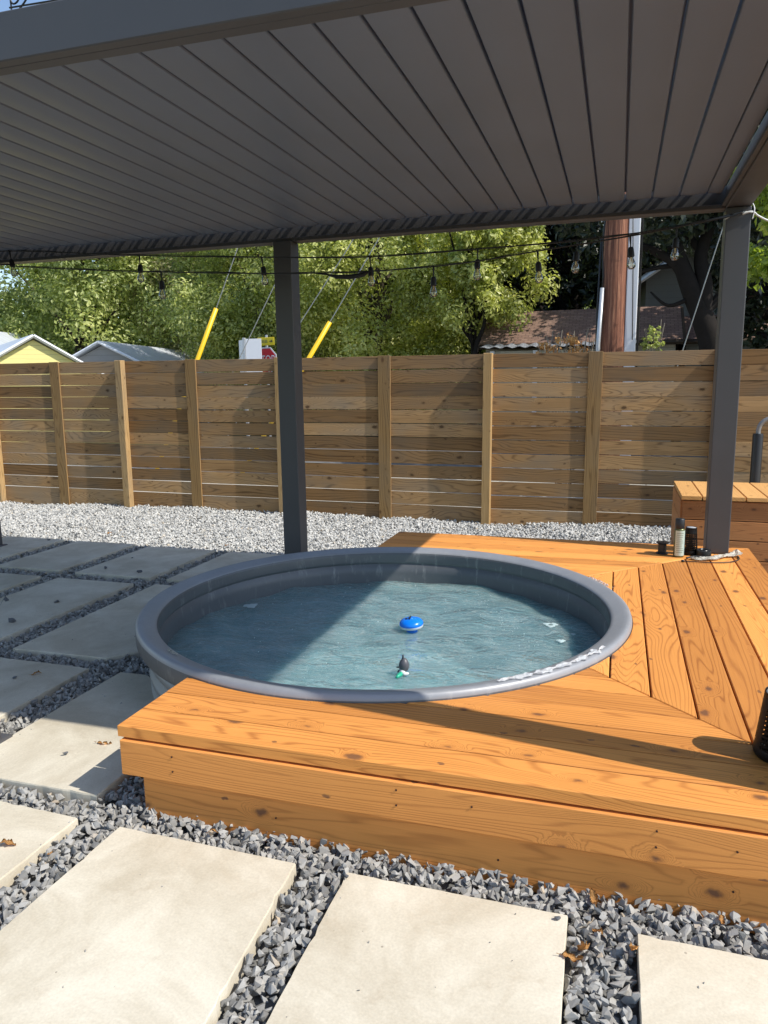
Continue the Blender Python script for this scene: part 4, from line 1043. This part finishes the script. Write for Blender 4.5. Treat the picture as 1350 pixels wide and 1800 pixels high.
# ------------------------------------------------------------------ houses behind
def gable_house(name, label, cx, cy, wx, dy, eave, ridge, axis, wall, roof, over=.3, rot=0, windows=()):
    t = thing(name, label, 'house', (cx, cy, 0), (0, 0, rot))
    bm = new(); hx, hy = wx/2, dy/2
    if axis == 'x':   # ridge along x
        A = [bm.verts.new(p) for p in ((-hx, -hy, -.05), (-hx, hy, -.05), (-hx, hy, eave), (-hx, 0, ridge-.05), (-hx, -hy, eave))]
        B = [bm.verts.new((-v.co.x, v.co.y, v.co.z)) for v in A]
    else:
        A = [bm.verts.new(p) for p in ((-hx, -hy, -.05), (hx, -hy, -.05), (hx, -hy, eave), (0, -hy, ridge-.05), (-hx, -hy, eave))]
        B = [bm.verts.new((v.co.x, -v.co.y, v.co.z)) for v in A]
    bm.faces.new(A); bm.faces.new(B[::-1])
    for k in range(5): bm.faces.new((A[k], A[(k+1) % 5], B[(k+1) % 5], B[k]))
    bmesh.ops.recalc_face_normals(bm, faces=bm.faces); bmobj('wall', bm, wall, t)
    bm = new(); uvl = bm.loops.layers.uv.verify()
    run = (hy if axis == 'x' else hx); sl_ = (ridge-eave)/run; ez = eave-over*sl_
    for s1 in (-1, 1):
        L = (hx if axis == 'x' else hy)+over
        for dz, flip in ((.0, False), (.10, True)):
            pts_ = [(-L, 0, ridge), (L, 0, ridge), (L, s1*(run+over), ez), (-L, s1*(run+over), ez)]
            pts_ = [(a, b, c+dz) for a, b, c in pts_]
            if axis == 'y': pts_ = [(b, a, c) for a, b, c in pts_]
            f = bm.faces.new([bm.verts.new(p) for p in pts_])
            for l, (a, b) in zip(f.loops, ((-L, 0), (L, 0), (L, math.hypot(run+over, ridge-ez)), (-L, math.hypot(run+over, ridge-ez)))): l[uvl].uv = (a, b)
        # eave and verge edges
    bmobj('roof', bm, roof, t)
    bm = new()
    for s1 in (-1, 1):
        for e in (-1, 1):
            L = (hx if axis == 'x' else hy)+over
            a = Vector((e*(L+.02), 0, ridge+.05)); b = Vector((e*(L+.02), s1*(run+over), ez+.05))
            if axis == 'y': a = Vector((a.y, a.x, a.z)); b = Vector((b.y, b.x, b.z))
            tube(bm, [a, b], .05, 4)
        a = Vector((-L, s1*(run+over+.02), ez+.04)); b = Vector((L, s1*(run+over+.02), ez+.04))
        if axis == 'y': a = Vector((a.y, a.x, a.z)); b = Vector((b.y, b.x, b.z))
        tube(bm, [a, b], .05, 4)
    bmobj('fascia', bm, MAT['trim'] if roof is MAT['metalroof'] else MAT['bark'], t)
    for (x0, x1, z0, z1) in windows:
        bm = new(); box(bm, (x0, -hy-.03, z0), (x1, -hy+.01, z1)); f_ = bmobj('window', bm, MAT['trim'], t)
        bm = new(); box(bm, (x0+.06, -hy-.035, z0+.06), (x1-.06, -hy-.031, z1-.06)); bmobj('pane', bm, MAT['window'], f_)
    return t
gable_house('yellow_house', 'yellow lap sided house gable with a white metal roof at the far left', -16.17-.788*3.5-.15, 18+.616*3.5+.1, 4.0, 7.0, 1.75, 2.95, 'y', MAT['yellow_siding'], MAT['metalroof'], .14, R(52))
gable_house('white_roof_house', 'house with white roof edge half hidden behind the yellow gable', -25.0, 26.5, 5.0, 6.0, 2.2, 3.75, 'y', MAT['cream_siding'], MAT['metalroof'], .3, R(16))
gable_house('grey_shed', 'grey block shed with a rust stained metal roof, right of the yellow house', -18.2, 26.8, 3.6, 9.0, 2.1, 3.0, 'y', MAT['grey_siding'], MAT['metalroof'], .25, R(12))
gable_house('brown_roof_shed', 'low cream shed with brown shingle roof behind the utility pole', -.95, 19.2, 4.2, 2.6, 2.36, 3.12, 'x', MAT['cream_siding'], MAT['shingle'], .14, 0, ())
t = thing('lean_to', 'corrugated pale lean to roof in front of the brown roofed shed', 'shed', (-1.6, 17.4, 0))
bm = new(); n = 60; A = [bm.verts.new((-1.25+3.4*i/n-.2, -.35, 2.27+.02*math.sin(i*1.3))) for i in range(n+1)]; B = [bm.verts.new((v.co.x, .5, v.co.z+.12)) for v in A]
for i in range(n): bm.faces.new((A[i], A[i+1], B[i+1], B[i]))
bmesh.ops.solidify(bm, geom=bm.faces[:], thickness=.02); bmobj('roof', bm, MAT['metalroof'], t)
bm = new(); box(bm, (-1.2, .0, 0), (1.7, .45, 2.2)); bmobj('wall', bm, MAT['cream_siding'], t)
bm = new(); 
for k in range(4): box(bm, (-1.25+k*.97, -.12, 0), (-1.15+k*.97, -.02, 2.2))
bmobj('door_frames', bm, MAT['trim'], t)
gable_house('pale_gable_house', 'tall slate sided house with a gable behind the dark oak', 3.1, 24.0, 6.5, 6, 4.0, 6.2, 'y', MAT['shade_siding'], MAT['metalroof'], .3, R(12), ((-1.2, -.4, 3.4, 4.4), (.6, 1.4, 3.4, 4.4)))
gable_house('slate_shed', 'slate grey sided outbuilding beside the brown roofed shed', 2.35, 19.6, 1.9, 2.4, 2.35, 2.9, 'x', MAT['shade_siding'], MAT['shingle'], .12)

# ------------------------------------------------------------------ trees
def leafcloud(name, C, Rad, N, size, mat, parent, clumps=None, seed=0, droop=0, base=None, elong=1.9, nz=.6):
    """leaves clustered in clumps through an ellipsoid volume, each leaf a folded pair of triangles"""
    r = np.random.default_rng(seed); C = np.array(C, float); Rad = np.array(Rad, float)
    K = int((clumps or 90)*1.5)
    d = r.normal(size=(K, 3)); d /= np.linalg.norm(d, axis=1)[:, None]
    rad = r.uniform(.35, 1.0, K)**.55
    cen = C+d*rad[:, None]*Rad
    if base is not None: cen = cen[cen[:, 2] > base]; K = len(cen)
    cs = r.uniform(.5, 1.25, K)*Rad.mean()*.235
    tonec = r.uniform(0, 1, K)
    wgt = cs**2; wgt /= wgt.sum(); pick = r.choice(K, N, p=wgt)
    g_ = r.normal(size=(N, 3)); g_ /= np.linalg.norm(g_, axis=1)[:, None]
    rr_ = r.uniform(0, 1, N)**.45
    pos = cen[pick]+g_*(rr_*cs[pick])[:, None]*np.array([1, 1, .72])
    # sprays hanging at the edge
    pos[:, 2] -= droop*r.uniform(0, 1, N)**2
    nrm = g_*1.25+r.normal(size=(N, 3))*.5; nrm[:, 2] += nz; nrm /= np.linalg.norm(nrm, axis=1)[:, None]
    t = r.normal(size=(N, 3)); t[:, 2] -= .5; t -= nrm*(t*nrm).sum(1)[:, None]; t /= np.linalg.norm(t, axis=1)[:, None]
    b = np.cross(nrm, t)
    s = size*r.uniform(.55, 1.3, N)[:, None]
    v0 = pos-t*s*elong/2; v1 = pos+b*s*.5+nrm*s*.12; v2 = pos+t*s*elong/2; v3 = pos-b*s*.5+nrm*s*.12
    V = np.stack([v0, v1, v2, v3], 1).reshape(-1, 3); ix = np.arange(N)*4
    F = np.stack([np.stack([ix, ix+1, ix+2], -1), np.stack([ix, ix+2, ix+3], -1)], 1).reshape(-1, 3)
    tone = np.clip(tonec[pick]*.65+r.uniform(-.1, .5, N), 0, 1)
    return npmesh(name, V, F, mat, parent, np.repeat(tone, 2)), cen
def limbs(name, base, cen, r0, mat, parent, nb=9, seed=0, fork=.45, lean=(0, 0)):
    r = random.Random(seed); bm = new(); B = Vector(base)
    top = Vector((sum(c[0] for c in cen)/len(cen), sum(c[1] for c in cen)/len(cen), max(c[2] for c in cen)*.8))
    fk = B.lerp(top, fork)+Vector((lean[0], lean[1], 0)); mid = B.lerp(fk, .5)+Vector((r.uniform(-.1, .1), r.uniform(-.1, .1), 0))
    tube(bm, smoothpts([B, mid, fk, fk.lerp(top, .5)+Vector((r.uniform(-.2, .2), 0, 0)), top], 4), [r0*(1-.8*i/16) for i in range(17)], 10)
    for k in range(nb):
        c = Vector(cen[r.randrange(len(cen))]); s_ = fk.lerp(top, r.uniform(-.25, .6)); m_ = s_.lerp(c, .5)+Vector((0, 0, r.uniform(0, .4)))
        tube(bm, smoothpts([s_, m_, c], 4), [r0*.42*(1-.85*i/8) for i in range(9)], 6)
    return bmobj(name, bm, mat, parent, True)
def tree(kind, label, x, y, cz, rad, N, size, leaf_, clumps=90, r0=.2, seed=0, base=None, droop=0, bark='bark', fork=.45, lean=(0, 0), nb=10, grp=None, elong=1.9):
    t = thing(kind, label, 'tree', (x, y, 0), (0, 0, 0), grp)
    o, cen = leafcloud('crown', (0, 0, cz), rad, N, size, MAT[leaf_], t, clumps, seed, droop, base, elong)
    limbs('trunk', (0, 0, -.1), [c for c in cen], r0, MAT[bark], t, nb, seed, fork, lean)
    return t
G = 'leafy trees beyond the fence'
tree('leafy_tree', 'broad bright green tree in the middle behind the two yellow guards', -6.6, 20.5, 4.6, (3.3, 2.6, 3.6), 75000, .062, 'leaf_bright', 150, .22, 1, .9, .2, grp=G)
tree('leafy_tree', 'deeper green tree behind the white sign backs and left yellow guard', -11.0, 22.5, 5.0, (3.3, 2.6, 4.0), 70000, .066, 'leaf_mid', 140, .24, 2, 1.0, .3, grp=G)
tree('leafy_tree', 'olive toned thin tree above the grey shed roof', -16.6, 30.0, 6.2, (4.2, 2.6, 4.8), 60000, .08, 'leaf_olive', 130, .2, 3, 2.0, .1, nb=24, grp=G)
tree('leafy_tree', 'green tree at the far left above the yellow gable', -23.5, 29.0, 5.8, (5.2, 2.8, 5.2), 44000, .105, 'leaf_mid', 120, .25, 4, 1.6, .1, grp=G)
tree('leafy_tree', 'yellowish olive tree between the left yellow guard and the far left trees', -13.0, 25.5, 4.6, (2.4, 1.9, 3.9), 42000, .065, 'leaf_bright', 90, .16, 5, 1.0, .1, nb=16, grp=G)
tree('leafy_tree', 'drooping green tree with two dark stems left of the brown roof', -3.5, 18.2, 4.35, (1.9, 1.5, 1.75), 26000, .058, 'leaf_bright', 60, .13, 6, 3.0, .35, 'bark_dark', .5, (.1, 0), grp=G)
t = thing('slim_tree', 'slim dark stemmed sapling between the drooping tree and the brown roof', 'tree', (-3.25, 17.6, 0))
bm = new(); tube(bm, smoothpts([(0, 0, 0), (.0, 0, 2.1), (.2, 0, 2.8), (.25, 0, 3.4), (.35, .1, 4.6)]), [.075-.0025*i for i in range(25)], 8); bmobj('trunk', bm, MAT['bark_dark'], t, True)
leafcloud('crown', (.3, 0, 4.7), (1.0, .9, 1.2), 5000, .075, MAT['leaf_mid'], t, 26, 31, .2)
tree('leafy_tree', 'low rounded bush like tree at the foot of the drooping tree', -5.2, 22.0, 2.2, (2.4, 1.3, 1.5), 14000, .07, 'leaf_mid', 60, .1, 8, .4, 0, grp=G)
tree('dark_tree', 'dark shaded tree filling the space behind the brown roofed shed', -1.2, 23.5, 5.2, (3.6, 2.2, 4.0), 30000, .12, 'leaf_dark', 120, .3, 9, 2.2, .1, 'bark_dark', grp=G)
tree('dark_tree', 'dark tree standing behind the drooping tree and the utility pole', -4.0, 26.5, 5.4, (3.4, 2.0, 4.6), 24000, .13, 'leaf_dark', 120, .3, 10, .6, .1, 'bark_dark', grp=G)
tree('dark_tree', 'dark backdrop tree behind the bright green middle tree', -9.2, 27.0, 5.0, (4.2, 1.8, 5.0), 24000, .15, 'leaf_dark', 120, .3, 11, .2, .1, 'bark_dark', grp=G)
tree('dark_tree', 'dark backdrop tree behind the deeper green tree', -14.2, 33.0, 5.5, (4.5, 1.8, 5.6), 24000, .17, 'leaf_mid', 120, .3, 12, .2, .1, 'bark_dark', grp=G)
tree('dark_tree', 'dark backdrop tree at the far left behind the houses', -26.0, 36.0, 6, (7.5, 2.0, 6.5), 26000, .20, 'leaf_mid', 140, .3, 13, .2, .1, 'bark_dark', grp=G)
# dark leaning oak right of the pole
t = thing('leaning_oak', 'dark oak with a thick curved leaning trunk right of the pale steel post', 'tree', (1.65, 14.0, 0))
bm = new()
def br(pts_, r_): sp = smoothpts(pts_, 5); tube(bm, sp, [r_[0]+(r_[1]-r_[0])*i/(len(sp)-1) for i in range(len(sp))], 10)
br([(.15, 0, -.1), (-.02, 0, 1.2), (-.17, 0, 2.05), (-.33, 0, 2.5), (-.55, 0, 3.0), (-.70, 0, 3.35), (-.85, 0, 3.75)], (.26, .11))
br([(-.55, 0, 3.0), (-.8, 0, 3.42), (-1.05, 0, 3.6), (-1.4, -.1, 3.75), (-1.9, -.1, 3.8)], (.11, .04))
br([(-.33, 0, 2.5), (-.35, 0, 3.1), (-.42, .1, 3.6), (-.2, .2, 4.4), (-.1, .2, 5.4)], (.15, .06))
br([(-.7, 0, 3.4), (-1.0, .1, 3.42), (-1.5, .1, 3.35), (-1.9, 0, 3.45)], (.05, .02)); br([(-.5, 0, 2.9), (-.9, -.1, 2.75), (-1.2, 0, 3.0)], (.045, .015))
br([(-.35, 0, 2.6), (.2, .1, 3.2), (.9, .1, 4.1)], (.10, .04)); br([(-.4, .1, 3.6), (-.9, .3, 4.3), (-1.4, .3, 5)], (.07, .03))
bmobj('trunk', bm, MAT['bark_dark'], t, True)
leafcloud('crown', (-.5, .3, 5.4), (2.6, 1.6, 1.75), 9500, .085, MAT['leaf_dark'], t, 75, 41, .5, 3.3)
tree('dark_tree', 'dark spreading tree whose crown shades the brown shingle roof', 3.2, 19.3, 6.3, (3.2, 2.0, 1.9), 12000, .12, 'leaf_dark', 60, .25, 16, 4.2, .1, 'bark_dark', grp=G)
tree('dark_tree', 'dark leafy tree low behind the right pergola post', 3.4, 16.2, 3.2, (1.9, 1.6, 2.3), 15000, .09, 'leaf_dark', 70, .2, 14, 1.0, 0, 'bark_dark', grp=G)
tree('leafy_tree', 'sunlit yellow green broad leaved tree at the right edge above the fence', 2.3, 9.9, 3.35, (1.15, .9, 1.45), 8500, .075, 'leaf_vine', 60, .07, 15, 2.1, .1, grp=G, elong=1.5)
# weeds by the pole base
t = thing('dry_shrub', 'dry twiggy shrub with reddish tips left of the utility pole above the fence', 'shrub', (-.75, 11.2, 0))
bm = new(); rr2 = random.Random(4)
for k in range(46):
    a = rr2.uniform(0, 6.28); h = rr2.uniform(1.85, 2.24); q = Vector((rr2.uniform(-.3, .42)*1.1, rr2.uniform(-.2, .2), 0)); e = Vector((q.x+rr2.uniform(-.14, .14), q.y+rr2.uniform(-.1, .1), h))
    tube(bm, smoothpts([q*.3, q*.8+Vector((0, 0, h*.6)), e], 3), .005, 4)
bmobj('twigs', bm, MAT['twig'], t)
leafcloud('leaves', (0, 0, 1.95), (.42, .25, .22), 520, .035, MAT['dryleaf'], t, 30, 51)
t = thing('green_weed', 'thin green weed climbing right of the pale steel post', 'shrub', (.42, 11.2, 0))
bm = new()
for k in range(9): tube(bm, smoothpts([(0, 0, 0), (rr2.uniform(-.08, .08), 0, 1.3), (rr2.uniform(-.16, .16), 0, rr2.uniform(1.95, 2.35))], 3), .004, 4)
bmobj('stems', bm, MAT['twig'], t); leafcloud('leaves', (0, 0, 2.0), (.14, .1, .28), 260, .035, MAT['leaf_mid'], t, 20, 52)
# bright hedge mass far away closing the horizon
V_, c_ = leafcloud('far_woods', (-8, 50, 3.5), (60, 2.5, 6.5), 60000, .42, MAT['leaf_mid'], None, 320, 61, 0, -.5)
struct(V_, kind='stuff')
print('objects', len(bpy.data.objects), 'louvres', nl)
